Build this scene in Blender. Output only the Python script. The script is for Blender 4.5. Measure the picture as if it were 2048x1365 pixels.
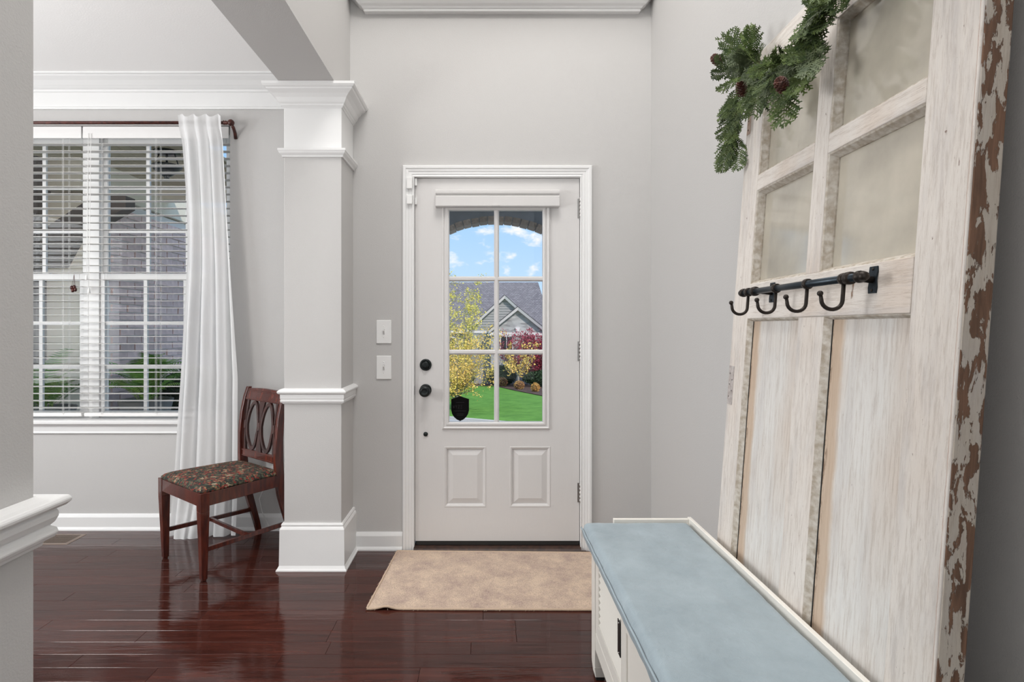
import bpy, math, random
from mathutils import Vector, Matrix, noise
R = math.radians
rnd = random.Random(7)
D = bpy.data
for o in list(D.objects): D.objects.remove(o, do_unlink=True)
SC = bpy.context.scene
COL = SC.collection

# ------------------------------------------------------------ camera, world, sun, lights, exposure
cam = D.cameras.new('camera'); camo = D.objects.new('camera', cam); COL.objects.link(camo)
camo.location = (0, 0, 1.236); camo.rotation_euler = (R(90), 0, 0)
cam.lens = 20.0; cam.sensor_width = 36.0; cam.sensor_fit = 'HORIZONTAL'
cam.shift_x = 0.0273; cam.shift_y = -0.0134; cam.clip_start = 0.02; cam.clip_end = 500
SC.camera = camo
vs = SC.view_settings
vs.view_transform = 'Standard'; vs.look = 'None'; vs.gamma = 1.0; vs.use_curve_mapping = False
vs.exposure = 0.0

def make_world():
    w = D.worlds.new('sky'); SC.world = w; w.use_nodes = True
    nt = w.node_tree; N = nt.nodes; L = nt.links; N.clear()
    out = N.new('ShaderNodeOutputWorld'); bg = N.new('ShaderNodeBackground')
    tc = N.new('ShaderNodeTexCoord'); sep = N.new('ShaderNodeSeparateXYZ')
    L.new(tc.outputs['Generated'], sep.inputs[0])
    ramp = N.new('ShaderNodeValToRGB'); L.new(sep.outputs['Z'], ramp.inputs[0])
    ramp.color_ramp.elements[0].position = 0.0; ramp.color_ramp.elements[0].color = (0.60, 0.80, 1.0, 1)
    ramp.color_ramp.elements[1].position = 0.7; ramp.color_ramp.elements[1].color = (0.30, 0.48, 0.82, 1)
    e = ramp.color_ramp.elements.new(0.2); e.color = (0.37, 0.63, 0.95, 1)
    mp = N.new('ShaderNodeMapping'); mp.inputs['Scale'].default_value = (26, 26, 44); mp.inputs['Location'].default_value = (3.2, 1.0, 0.4)
    L.new(tc.outputs['Generated'], mp.inputs[0])
    nz = N.new('ShaderNodeTexNoise'); nz.inputs['Scale'].default_value = 1.0; nz.inputs['Detail'].default_value = 5; nz.inputs['Roughness'].default_value = 0.55
    L.new(mp.outputs[0], nz.inputs['Vector'])
    cr = N.new('ShaderNodeValToRGB'); cr.color_ramp.elements[0].position = 0.54; cr.color_ramp.elements[1].position = 0.70
    L.new(nz.outputs['Fac'], cr.inputs[0])
    mx = N.new('ShaderNodeMix'); mx.data_type = 'RGBA'
    L.new(cr.outputs[0], mx.inputs[0]); L.new(ramp.outputs[0], mx.inputs[6]); mx.inputs[7].default_value = (0.93, 0.95, 1.0, 1)
    L.new(mx.outputs[2], bg.inputs[0]); bg.inputs[1].default_value = 1.05
    L.new(bg.outputs[0], out.inputs[0])
make_world()

def light(name, kind, loc, rot, energy, size=None, size_y=None, color=(1, 1, 1)):
    l = D.lights.new(name, kind); l.energy = energy; l.color = color
    if kind == 'AREA':
        l.shape = 'RECTANGLE'; l.size = size; l.size_y = size_y or size
    if kind == 'SUN': l.angle = R(1.0)
    if kind == 'POINT' and size: l.shadow_soft_size = size
    o = D.objects.new(name, l); COL.objects.link(o); o.location = loc; o.rotation_euler = rot
    return o
# sun from behind the house, to the right
light('sun', 'SUN', (0, -20, 30), (R(48), 0, R(30)), 3.2, color=(1, 0.96, 0.9))
# added fill lamps out of view; only the hall chandelier is inferred
light('added_back_fill', 'AREA', (0.05, -3.85, 2.6), (R(90), 0, 0), 36, 1.7, 4.6, (0.93, 0.97, 1.0))  # added soft fill behind the camera, no window modelled there
light('added_hall_top_fill', 'AREA', (0.1, 0.9, 5.2), (0, 0, 0), 76, 1.2, 2.4, (1, 0.98, 0.96))  # added overhead fill to lift the hall, no fixture known
light('hall_chandelier_light', 'POINT', (0.1, 1.9, 3.95), (0, 0, 0), 33, 0.22, color=(1, 0.97, 0.93))
light('added_hall_side_fill', 'AREA', (0.90, -1.6, 1.7), (0, R(90), 0), 22, 1.8, 1.4, (0.93, 0.97, 1.0))  # added side fill to brighten the near left wall
light('added_dining_point_fill', 'POINT', (-2.6, 1.3, 1.75), (0, 0, 0), 66, 0.35, color=(1, 0.98, 0.96))  # added point lamp out of view to brighten the dining ceiling
light('added_dining_side_fill', 'AREA', (-4.2, 1.5, 1.5), (0, R(-90), 0), 62, 1.6, 1.8, (0.93, 0.97, 1.0))  # added fill from the dining side, the wall there is solid

# ------------------------------------------------------------ object helpers
OFF = {}
def tag(o, label=None, cat=None, group=None, kind=None):
    if label: o['label'] = label
    if cat: o['category'] = cat
    if group: o['group'] = group
    if kind: o['kind'] = kind
    return o
def thing(name, label, cat, loc=(0, 0, 0), rotz=0, group=None, kind=None, mat=None):
    o = D.objects.new(name, None); COL.objects.link(o); o.empty_display_size = 0.1
    o.location = loc; o.rotation_euler = (0, 0, rotz)
    if mat is not None: o.matrix_world = mat
    OFF[o] = Vector((0, 0, 0))
    return tag(o, label, cat, group, kind)

class MB:
    def __init__(s): s.v = []; s.f = []; s.m = []; s.smooth = []
    def add(s, vs, fs, smooth=False, mi=0):
        b = len(s.v); s.v += [Vector(p) for p in vs]
        for f in fs: s.f.append([b + i for i in f]); s.smooth.append(smooth); s.m.append(mi)
        return s
    def box(s, x0, x1, y0, y1, z0, z1, mi=0):
        v = [(x, y, z) for z in (z0, z1) for y in (y0, y1) for x in (x0, x1)]
        return s.add(v, [(0, 2, 3, 1), (4, 5, 7, 6), (0, 1, 5, 4), (2, 6, 7, 3), (0, 4, 6, 2), (1, 3, 7, 5)], mi=mi)
    def hexa(s, bot, top, mi=0):       # two quads of 4 points (ccw seen from above)
        v = list(bot) + list(top)
        return s.add(v, [(3, 2, 1, 0), (4, 5, 6, 7), (0, 1, 5, 4), (1, 2, 6, 5), (2, 3, 7, 6), (3, 0, 4, 7)], mi=mi)
    def prism(s, pts, ax, a0, a1, mi=0, smooth=False):
        # pts 2D polygon, extruded on axis ax ('x','y','z')
        def P(p, a):
            return {'x': (a, p[0], p[1]), 'y': (p[0], a, p[1]), 'z': (p[0], p[1], a)}[ax]
        n = len(pts); v = [P(p, a0) for p in pts] + [P(p, a1) for p in pts]
        f = [tuple(range(n))[::-1], tuple(range(n, 2 * n))] + [(i, (i + 1) % n, n + (i + 1) % n, n + i) for i in range(n)]
        return s.add(v, f, smooth, mi)
    def tube(s, pts, r, n=8, cap=True, mi=0, smooth=True, flat=1.0):
        pts = [Vector(p) for p in pts]; m = len(pts)
        rr = r if hasattr(r, '__len__') else [r] * m
        t = (pts[1] - pts[0]).normalized()
        u = t.orthogonal().normalized(); vs_ = []
        for i in range(m):
            a = pts[i] - pts[i - 1] if i else pts[1] - pts[0]
            b = pts[i + 1] - pts[i] if i < m - 1 else a
            t = (a.normalized() + b.normalized())
            t = t.normalized() if t.length > 1e-6 else a.normalized()
            u = (u - t * u.dot(t)).normalized(); w = t.cross(u)
            for k in range(n):
                q = 2 * math.pi * k / n
                vs_.append(pts[i] + (u * math.cos(q) + w * math.sin(q) * flat) * rr[i])
        fs = [(i * n + k, i * n + (k + 1) % n, (i + 1) * n + (k + 1) % n, (i + 1) * n + k) for i in range(m - 1) for k in range(n)]
        s.add(vs_, fs, smooth, mi)
        if cap:
            b = len(s.v) - m * n
            s.f.append([b + k for k in range(n)][::-1]); s.smooth.append(False); s.m.append(mi)
            s.f.append([b + (m - 1) * n + k for k in range(n)]); s.smooth.append(False); s.m.append(mi)
        return s
    def lathe(s, prof, c=(0, 0, 0), ax='z', n=24, mi=0, smooth=True):
        c = Vector(c); v = []
        for r, h in prof:
            for k in range(n):
                q = 2 * math.pi * k / n; a, b = r * math.cos(q), r * math.sin(q)
                p = {'z': (a, b, h), 'y': (a, h, b), 'x': (h, a, b)}[ax]
                v.append(c + Vector(p))
        m = len(prof)
        fs = [(i * n + k, i * n + (k + 1) % n, (i + 1) * n + (k + 1) % n, (i + 1) * n + k) for i in range(m - 1) for k in range(n)]
        fs += [tuple(range(n))[::-1], tuple((m - 1) * n + k for k in range(n))]
        return s.add(v, fs, smooth, mi)
    def ball(s, c, r, n=12, mi=0, sq=(1, 1, 1)):
        c = Vector(c); v = []; fs = []; m = n // 2
        for i in range(1, m):
            th = math.pi * i / m
            for k in range(n):
                q = 2 * math.pi * k / n
                v.append(c + Vector((r * sq[0] * math.sin(th) * math.cos(q), r * sq[1] * math.sin(th) * math.sin(q), r * sq[2] * math.cos(th))))
        v += [c + Vector((0, 0, r * sq[2])), c - Vector((0, 0, r * sq[2]))]
        for i in range(m - 2):
            for k in range(n): fs.append((i * n + k, (i + 1) * n + k, (i + 1) * n + (k + 1) % n, i * n + (k + 1) % n))
        T = (m - 1) * n
        for k in range(n):
            fs.append((T, k, (k + 1) % n)); fs.append((T + 1, (m - 2) * n + (k + 1) % n, (m - 2) * n + k))
        return s.add(v, fs, True, mi)
    def sweep(s, path, n, prof, side=1, closed=False, mi=0, smooth=False):
        # prof: closed loop of (a lateral, b along n); side flips the lateral direction
        path = [Vector(p) for p in path]; n = Vector(n); m = len(path); k = len(prof); v = []
        for i in range(m):
            if closed:
                t0 = (path[i] - path[i - 1]).normalized(); t1 = (path[(i + 1) % m] - path[i]).normalized()
            else:
                t0 = (path[i] - path[i - 1]).normalized() if i else (path[1] - path[0]).normalized()
                t1 = (path[i + 1] - path[i]).normalized() if i < m - 1 else t0
            l0 = t0.cross(n) * side; l1 = t1.cross(n) * side
            mm = (l0 + l1).normalized(); mm = mm / max(0.2, mm.dot(l0))
            for a, b in prof: v.append(path[i] + mm * a + n * b)
        seg = m if closed else m - 1
        fs = [(i * k + j, i * k + (j + 1) % k, ((i + 1) % m) * k + (j + 1) % k, ((i + 1) % m) * k + j) for i in range(seg) for j in range(k)]
        if not closed: fs += [tuple(range(k))[::-1], tuple((m - 1) * k + j for j in range(k))]
        return s.add(v, fs, smooth, mi)
    def xf(s, M):
        s.v = [M @ p for p in s.v]; return s
    def mesh(s, name, mats, c=None):
        c = c or Vector((0, 0, 0))
        me = D.meshes.new(name)
        me.from_pydata([tuple(p - c) for p in s.v], [], s.f)
        if not isinstance(mats, (list, tuple)): mats = [mats]
        for m in mats: me.materials.append(m)
        me.polygons.foreach_set('use_smooth', s.smooth); me.polygons.foreach_set('material_index', s.m)
        me.update(); fix_normals(me)
        return me
    def build(s, name, mats, parent=None, label=None, cat=None, group=None, kind=None, bevel=0, seg=1, pivot=None):
        xs = [p.x for p in s.v]; ys = [p.y for p in s.v]; zs = [p.z for p in s.v]
        c = Vector(pivot) if pivot is not None else Vector(((min(xs) + max(xs)) / 2, (min(ys) + max(ys)) / 2, min(zs)))
        me = s.mesh(name, mats, c)
        o = D.objects.new(name, me); COL.objects.link(o)
        if parent is not None:
            o.parent = parent; o.location = c - OFF[parent]
        else: o.location = c
        OFF[o] = c
        if bevel:
            b = o.modifiers.new('bevel', 'BEVEL'); b.width = bevel; b.segments = seg; b.limit_method = 'ANGLE'; b.angle_limit = R(40)
            b.harden_normals = False
        return tag(o, label, cat, group, kind)
import bmesh
def fix_normals(me):
    if len(me.polygons) > 6000: return
    bm = bmesh.new(); bm.from_mesh(me); bmesh.ops.recalc_face_normals(bm, faces=bm.faces); bm.to_mesh(me); bm.free()

# ------------------------------------------------------------ materials
MAT = {}
def nmat(name):
    m = D.materials.new(name); m.use_nodes = True; nt = m.node_tree; nt.nodes.clear()
    out = nt.nodes.new('ShaderNodeOutputMaterial'); MAT[name] = m
    return m, nt.nodes, nt.links, out
def pbr(name, col, rough=0.5, metal=0.0, bump=0, bscale=200, bdetail=2, var=0, vscale=5, spec=0.5, coat=0, stretch=None, emit=None, col2=None, rand=0):
    m, N, L, out = nmat(name)
    p = N.new('ShaderNodeBsdfPrincipled'); L.new(p.outputs[0], out.inputs[0])
    c = tuple(col) + (1,)
    p.inputs['Base Color'].default_value = c; p.inputs['Roughness'].default_value = rough; p.inputs['Metallic'].default_value = metal
    p.inputs['Specular IOR Level'].default_value = spec; p.inputs['Coat Weight'].default_value = coat
    tc = N.new('ShaderNodeTexCoord'); src = tc.outputs['Object']
    if stretch:
        mp = N.new('ShaderNodeMapping'); mp.inputs['Scale'].default_value = stretch; L.new(src, mp.inputs[0]); src = mp.outputs[0]
    last = None
    if var or col2:
        nz = N.new('ShaderNodeTexNoise'); nz.inputs['Scale'].default_value = vscale; nz.inputs['Detail'].default_value = 4; L.new(src, nz.inputs['Vector'])
        mx = N.new('ShaderNodeMix'); mx.data_type = 'RGBA'
        cr = N.new('ShaderNodeValToRGB'); cr.color_ramp.elements[0].position = 0.35; cr.color_ramp.elements[1].position = 0.65
        L.new(nz.outputs['Fac'], cr.inputs[0]); L.new(cr.outputs[0], mx.inputs[0])
        a = c; b = (tuple(col2) + (1,)) if col2 else tuple(min(1, x * (1 - var)) for x in col) + (1,)
        mx.inputs[6].default_value = a; mx.inputs[7].default_value = b
        last = mx.outputs[2]
    if rand:
        oi = N.new('ShaderNodeObjectInfo'); mr = N.new('ShaderNodeMapRange'); L.new(oi.outputs['Random'], mr.inputs[0])
        mr.inputs[3].default_value = 1 - rand; mr.inputs[4].default_value = 1 + rand
        hs = N.new('ShaderNodeHueSaturation'); L.new(mr.outputs[0], hs.inputs['Value'])
        if last: L.new(last, hs.inputs['Color'])
        else: hs.inputs['Color'].default_value = c
        last = hs.outputs[0]
    if last: L.new(last, p.inputs['Base Color'])
    if bump:
        bn = N.new('ShaderNodeTexNoise'); bn.inputs['Scale'].default_value = bscale; bn.inputs['Detail'].default_value = bdetail
        L.new(src, bn.inputs['Vector'])
        bu = N.new('ShaderNodeBump'); bu.inputs['Strength'].default_value = 1.0; bu.inputs['Distance'].default_value = bump
        L.new(bn.outputs['Fac'], bu.inputs['Height']); L.new(bu.outputs[0], p.inputs['Normal'])
    return m
GREIGE = (0.555, 0.545, 0.535)
wallm = pbr('greige_paint', GREIGE, 0.75, bump=0.0006, bscale=260, bdetail=3, spec=0.3)
trimm = pbr('white_trim_paint', (0.80, 0.80, 0.795), 0.35, bump=0.0001, bscale=60)
ceilm = pbr('ceiling_paint', (0.93, 0.92, 0.91), 0.9, bump=0.0005, bscale=120)
doorm = pbr('door_white_paint', (0.68, 0.665, 0.655), 0.42, bump=0.0003, bscale=40, stretch=(6, 6, 0.6))
plastic = pbr('white_plastic', (0.85, 0.85, 0.84), 0.35)
blackm = pbr('oil_rubbed_bronze', (0.018, 0.022, 0.022), 0.35, metal=0.6)
steelm = pbr('satin_nickel', (0.42, 0.41, 0.40), 0.35, metal=1.0)
ironm = pbr('blackened_iron', (0.035, 0.045, 0.055), 0.38, metal=0.8, bump=0.0003, bscale=150)
ironb = pbr('bronze_iron', (0.035, 0.028, 0.024), 0.42, metal=0.7, bump=0.0003, bscale=150)
rodm = pbr('red_brown_rod', (0.10, 0.028, 0.02), 0.35, metal=0.3, col2=(0.04, 0.012, 0.01), vscale=60)
mahog = pbr('mahogany', (0.115, 0.022, 0.012), 0.25, coat=0.35, col2=(0.05, 0.011, 0.008), vscale=9, stretch=(6, 6, 1), bump=0.0001, bscale=90)
mahog_d = pbr('mahogany_dark', (0.055, 0.016, 0.012), 0.3, coat=0.3, col2=(0.028, 0.01, 0.009), vscale=9, stretch=(2, 6, 2))
brown_th = pbr('threshold_wood', (0.06, 0.028, 0.018), 0.5, col2=(0.025, 0.012, 0.009), vscale=40, bump=0.0004, bscale=150)
rubber = pbr('dark_rubber', (0.015, 0.014, 0.013), 0.6)
benchm = pbr('bench_cream_paint', (0.82, 0.79, 0.73), 0.45, bump=0.0002, bscale=40)
gapm = pbr('dark_gap', (0.02, 0.018, 0.016), 0.9)
registerm = pbr('register_metal', (0.33, 0.26, 0.22), 0.4, metal=0.5)

def floor_mat():
    m, N, L, out = nmat('cherry_floorboard')
    p = N.new('ShaderNodeBsdfPrincipled'); L.new(p.outputs[0], out.inputs[0])
    tc = N.new('ShaderNodeTexCoord'); oi = N.new('ShaderNodeObjectInfo')
    add = N.new('ShaderNodeVectorMath'); add.operation = 'ADD'
    sc = N.new('ShaderNodeVectorMath'); sc.operation = 'SCALE'; sc.inputs[3].default_value = 37.0
    cx = N.new('ShaderNodeCombineXYZ'); L.new(oi.outputs['Random'], cx.inputs[0]); L.new(oi.outputs['Random'], cx.inputs[1])
    L.new(cx.outputs[0], sc.inputs[0]); L.new(tc.outputs['Object'], add.inputs[0]); L.new(sc.outputs[0], add.inputs[1])
    mp = N.new('ShaderNodeMapping'); mp.inputs['Scale'].default_value = (2.2, 26, 5); L.new(add.outputs[0], mp.inputs[0])
    nz = N.new('ShaderNodeTexNoise'); nz.inputs['Scale'].default_value = 1.6; nz.inputs['Detail'].default_value = 7; nz.inputs['Distortion'].default_value = 0.8
    L.new(mp.outputs[0], nz.inputs['Vector'])
    cr = N.new('ShaderNodeValToRGB'); E = cr.color_ramp.elements
    E[0].position = 0.3; E[0].color = (0.030, 0.0090, 0.0068, 1); E[1].position = 0.72; E[1].color = (0.070, 0.0195, 0.0135, 1)
    L.new(nz.outputs['Fac'], cr.inputs[0])
    hs = N.new('ShaderNodeHueSaturation'); mr = N.new('ShaderNodeMapRange'); L.new(oi.outputs['Random'], mr.inputs[0])
    mr.inputs[3].default_value = 0.82; mr.inputs[4].default_value = 1.25; L.new(mr.outputs[0], hs.inputs['Value'])
    L.new(cr.outputs[0], hs.inputs['Color']); L.new(hs.outputs[0], p.inputs['Base Color'])
    p.inputs['Roughness'].default_value = 0.10; p.inputs['Specular IOR Level'].default_value = 0.42
    # hand-scraped undulation
    mp2 = N.new('ShaderNodeMapping'); mp2.inputs['Scale'].default_value = (5, 30, 5); L.new(add.outputs[0], mp2.inputs[0])
    n2 = N.new('ShaderNodeTexNoise'); n2.inputs['Scale'].default_value = 1.3; n2.inputs['Detail'].default_value = 3; L.new(mp2.outputs[0], n2.inputs['Vector'])
    mp3 = N.new('ShaderNodeMapping'); mp3.inputs['Scale'].default_value = (30, 300, 30); L.new(add.outputs[0], mp3.inputs[0])
    n3 = N.new('ShaderNodeTexNoise'); n3.inputs['Scale'].default_value = 1.0; n3.inputs['Detail'].default_value = 2; L.new(mp3.outputs[0], n3.inputs['Vector'])
    ma = N.new('ShaderNodeMath'); ma.operation = 'MULTIPLY_ADD'; ma.inputs[1].default_value = 0.035
    L.new(n3.outputs['Fac'], ma.inputs[0]); L.new(n2.outputs['Fac'], ma.inputs[2])
    bu = N.new('ShaderNodeBump'); bu.inputs['Strength'].default_value = 1; bu.inputs['Distance'].default_value = 0.0007
    L.new(ma.outputs[0], bu.inputs['Height']); L.new(bu.outputs[0], p.inputs['Normal']); L.new(bu.outputs[0], p.inputs['Coat Normal'])
    return m
floorm = floor_mat()

def glass_mat(name, tint=(1, 1, 1), refl=1.0, haze=0.0, hazecol=(0.5, 0.5, 0.45), rough=0.0):
    m, N, L, out = nmat(name)
    tr = N.new('ShaderNodeBsdfTransparent'); tr.inputs[0].default_value = tuple(tint) + (1,)
    gl = N.new('ShaderNodeBsdfGlossy'); gl.inputs['Roughness'].default_value = rough
    fr = N.new('ShaderNodeFresnel'); fr.inputs[0].default_value = 1.5
    mu = N.new('ShaderNodeMath'); mu.operation = 'MULTIPLY'; mu.inputs[1].default_value = refl; mu.use_clamp = True
    L.new(fr.outputs[0], mu.inputs[0])
    mx = N.new('ShaderNodeMixShader'); L.new(mu.outputs[0], mx.inputs[0]); L.new(gl.outputs[0], mx.inputs[2])
    if haze:
        df = N.new('ShaderNodeBsdfDiffuse'); df.inputs[0].default_value = tuple(hazecol) + (1,)
        m2 = N.new('ShaderNodeMixShader')
        tc = N.new('ShaderNodeTexCoord'); nz = N.new('ShaderNodeTexNoise'); nz.inputs['Scale'].default_value = 6; nz.inputs['Detail'].default_value = 5
        L.new(tc.outputs['Object'], nz.inputs['Vector'])
        mr = N.new('ShaderNodeMapRange'); L.new(nz.outputs['Fac'], mr.inputs[0]); mr.inputs[1].default_value = 0.3; mr.inputs[2].default_value = 0.7
        mr.inputs[3].default_value = haze * 0.8; mr.inputs[4].default_value = min(1, haze * 1.2)
        L.new(mr.outputs[0], m2.inputs[0]); L.new(tr.outputs[0], m2.inputs[1]); L.new(df.outputs[0], m2.inputs[2])
        L.new(m2.outputs[0], mx.inputs[1])
    else: L.new(tr.outputs[0], mx.inputs[1])
    L.new(mx.outputs[0], out.inputs[0])
    return m
glassm = glass_mat('clear_glass', refl=0.22)
oldglass = glass_mat('dusty_glass_painted_reflection', tint=(0.80, 0.83, 0.80), refl=1.9, haze=0.60, hazecol=(0.86, 0.79, 0.66), rough=0.10)  # haze colour carries the room's beige reflection as well as dirt

def chipped(name, paint=(0.76, 0.71, 0.66), wood=(0.30, 0.15, 0.085), amount=0.5, grain=(26, 26, 2.0), tan=True, edge=False, strip=None):
    """old chipped paint with grain over wood"""
    m, N, L, out = nmat(name)
    p = N.new('ShaderNodeBsdfPrincipled'); L.new(p.outputs[0], out.inputs[0]); p.inputs['Roughness'].default_value = 0.72
    tc = N.new('ShaderNodeTexCoord'); oi = N.new('ShaderNodeObjectInfo')
    def noise_(scale, vec, detail=5, rough=0.6, dist=0.0):
        mp = N.new('ShaderNodeMapping'); mp.inputs['Scale'].default_value = vec; L.new(tc.outputs['Object'], mp.inputs[0])
        n = N.new('ShaderNodeTexNoise'); n.inputs['Scale'].default_value = scale; n.inputs['Detail'].default_value = detail
        n.inputs['Roughness'].default_value = rough; n.inputs['Distortion'].default_value = dist
        L.new(mp.outputs[0], n.inputs['Vector']); return n.outputs['Fac']
    def ramp(src, a, b, ca=(0, 0, 0, 1), cb=(1, 1, 1, 1)):
        r = N.new('ShaderNodeValToRGB'); r.color_ramp.elements[0].position = a; r.color_ramp.elements[1].position = b
        r.color_ramp.elements[0].color = ca; r.color_ramp.elements[1].color = cb; L.new(src, r.inputs[0]); return r.outputs[0]
    def mix(fac, a, b):
        x = N.new('ShaderNodeMix'); x.data_type = 'RGBA'; 
        for s, k in ((fac, 0), (a, 6), (b, 7)):
            if hasattr(s, 'links') or hasattr(s, 'is_linked'): L.new(s, x.inputs[k])
            else: x.inputs[k].default_value = s
        return x.outputs[2]
    P = tuple(paint) + (1,); W = tuple(wood) + (1,)
    fine = noise_(7.0, grain, 8, 0.8, 0.3)
    big = noise_(2.6, (1, 1, 0.35), 4, 0.55)
    tanc = (0.56, 0.40, 0.28, 1) if tan else (0.52, 0.47, 0.41, 1)
    base = mix(ramp(big, 0.48, 0.78), P, tanc)
    g = ramp(fine, 0.40, 0.52, (0.0, 0, 0, 1), (1, 1, 1, 1))
    base = mix(g, mix(0.36, base, (0.34, 0.26, 0.20, 1)), base)
    sb = noise_(3.0, (grain[0] * .25, grain[1] * .25, grain[2] * .5), 5, 0.6)
    base = mix(ramp(sb, 0.50, 0.72, (0, 0, 0, 1), (.55, .55, .55, 1)), base, (0.50, 0.47, 0.46, 1))
    fleck = noise_(9.0, (grain[0] * .45, grain[1] * .45, grain[2] * 1.6), 6, 0.75)
    chip = noise_(6.0 if edge else 4.5, (6, 6, 1.8) if edge else (2, 2, 0.8), 8, 0.66, 0.3)
    th = 1.0 - amount
    fl = ramp(fleck, 0.665, 0.70)
    cm = ramp(chip, th, th + 0.012)
    if not edge: base = mix(fl, base, (0.16, 0.09, 0.06, 1))
    else:
        wood_n = ramp(noise_(5, (14, 14, 1.2), 5, 0.6, 1.0), 0.3, 0.7, (wood[0] * .45, wood[1] * .45, wood[2] * .45, 1), (wood[0] * 1.2, wood[1] * 1.2, wood[2] * 1.2, 1))
        base = mix(cm, base, wood_n)
    if strip:
        sx = N.new('ShaderNodeSeparateXYZ'); L.new(tc.outputs['Object'], sx.inputs[0])
        wob = noise_(4, (1, 1, 1.5), 4, .6)
        ad = N.new('ShaderNodeMath'); ad.operation = 'MULTIPLY_ADD'; ad.inputs[1].default_value = .035; L.new(wob, ad.inputs[0]); L.new(sx.outputs['X'], ad.inputs[2])
        ms = N.new('ShaderNodeMapRange'); ms.inputs[1].default_value = -strip + .072; ms.inputs[2].default_value = -strip + .090; ms.inputs[3].default_value = .85; ms.inputs[4].default_value = 0
        L.new(ad.outputs[0], ms.inputs[0]); base = mix(ms.outputs[0], base, mix(fine, (.40, .28, .19, 1), (.70, .53, .38, 1)))
        m3 = N.new('ShaderNodeMapRange'); m3.inputs[1].default_value = -strip + .036; m3.inputs[2].default_value = -strip + .048; m3.inputs[3].default_value = 1; m3.inputs[4].default_value = 0
        L.new(ad.outputs[0], m3.inputs[0]); mm_ = N.new('ShaderNodeMath'); mm_.operation = 'MULTIPLY'; L.new(m3.outputs[0], mm_.inputs[0]); L.new(ramp(noise_(9, (9, 9, 2.5), 5, .7), .47, .53), mm_.inputs[1])
        base = mix(mm_.outputs[0], base, (.20, .125, .08, 1))
    if not edge:
        base = mix(cm, base, (0.30, 0.19, 0.13, 1))
    L.new(base, p.inputs['Base Color'])
    hm = N.new('ShaderNodeMath'); hm.operation = 'MULTIPLY_ADD'; hm.inputs[1].default_value = -1.2
    L.new(cm, hm.inputs[0]); L.new(fine, hm.inputs[2])
    bu = N.new('ShaderNodeBump'); bu.inputs['Distance'].default_value = 0.0012; bu.inputs['Strength'].default_value = 0.9
    L.new(hm.outputs[0], bu.inputs['Height']); L.new(bu.outputs[0], p.inputs['Normal'])
    return m
oldv = chipped('weathered_paint_vertical', amount=0.30, grain=(26, 26, 2.0))
oldh = chipped('weathered_paint_horizontal', amount=0.31, grain=(2.0, 26, 26))
oldps = [chipped('weathered_paint_panel', paint=(0.75, 0.73, 0.70), amount=0.27, grain=(22, 22, 1.4), tan=True, strip=w_) for w_ in (.1485, .141)]
oldedge = chipped('chipped_edge', paint=(0.53, 0.47, 0.40), wood=(0.20, 0.105, 0.062), amount=0.505, edge=True, tan=False)
oldbead = pbr('flaking_bead', (0.60, 0.56, 0.50), 0.75, col2=(0.40, 0.34, 0.27), vscale=70, bump=0.001, bscale=120)
tanwood = pbr('tan_bare_wood', (0.50, 0.36, 0.25), 0.8, col2=(0.36, 0.25, 0.17), vscale=14, stretch=(3, 3, .5), bump=0.0006, bscale=120)

# ------------------------------------------------------------ setting: floor
FB = MB().box(-4.4, 0.95, -4.0, 3.62, -0.12, -0.02).box(-0.744, 1.05, 3.16, 3.30, -0.12, -0.02)
floor = FB.build('floor', gapm, label='dark cherry plank floor running through hall and dining room', cat='floor', kind='structure')
def plank_mb(x0, x1, y0, y1, dz):
    g = 0.0005; c = 0.0008; x0 += g; x1 -= g; y0 += g; y1 -= g; t = dz
    m = MB(); b = -0.02
    lo = [(x0, y0, b), (x1, y0, b), (x1, y1, b), (x0, y1, b)]
    mi = [(x0, y0, t - c), (x1, y0, t - c), (x1, y1, t - c), (x0, y1, t - c)]
    hi = [(x0 + c, y0 + c, t), (x1 - c, y0 + c, t), (x1 - c, y1 - c, t), (x0 + c, y1 - c, t)]
    v = lo + mi + hi
    f = [(8, 9, 10, 11)] + [(i, (i + 1) % 4, 4 + (i + 1) % 4, 4 + i) for i in range(4)] + [(4 + i, 4 + (i + 1) % 4, 8 + (i + 1) % 4, 8 + i) for i in range(4)]
    return m.add(v, f)
PW = 0.0838
row0 = 2.903 + PW * 7     # row lines measured on the floor
rest = MB(); npl = 0
y1 = row0
while y1 > -4.0:
    y0 = y1 - PW
    xr = 0.93; xl = -4.3
    if y1 > 3.20: xr = -0.93
    yy1 = min(y1, 3.47 if xr < 0 else 3.165)
    if y0 < yy1 - 0.01:
        x = xl - rnd.random() * 0.9
        while x < xr:
            Ln = rnd.choice([0.55, 0.75, 0.95, 1.2, 1.5])
            a, b = max(x, xl), min(x + Ln, xr)
            x += Ln
            if b - a < 0.03: continue
            dz = rnd.uniform(-0.0003, 0.0)
            if y0 > 0.9 and npl < 290 and b > -3.6:
                plank_mb(a, b, y0, yy1, dz).build('plank', floorm, floor, pivot=((a + b) / 2, (y0 + yy1) / 2, 0)); npl += 1
            else:
                m = plank_mb(a, b, y0, yy1, dz); rest.add(m.v, m.f)
    y1 = y0
rest.build('planks_behind_view', floorm, floor, kind='stuff')

# ------------------------------------------------------------ setting: walls and ceilings
XR = 0.928; XL = -0.744
def struct(mb, name, mats, label, cat, bevel=0, **k):
    return mb.build(name, mats, label=label, cat=cat, kind='structure', bevel=bevel, **k)
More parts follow.
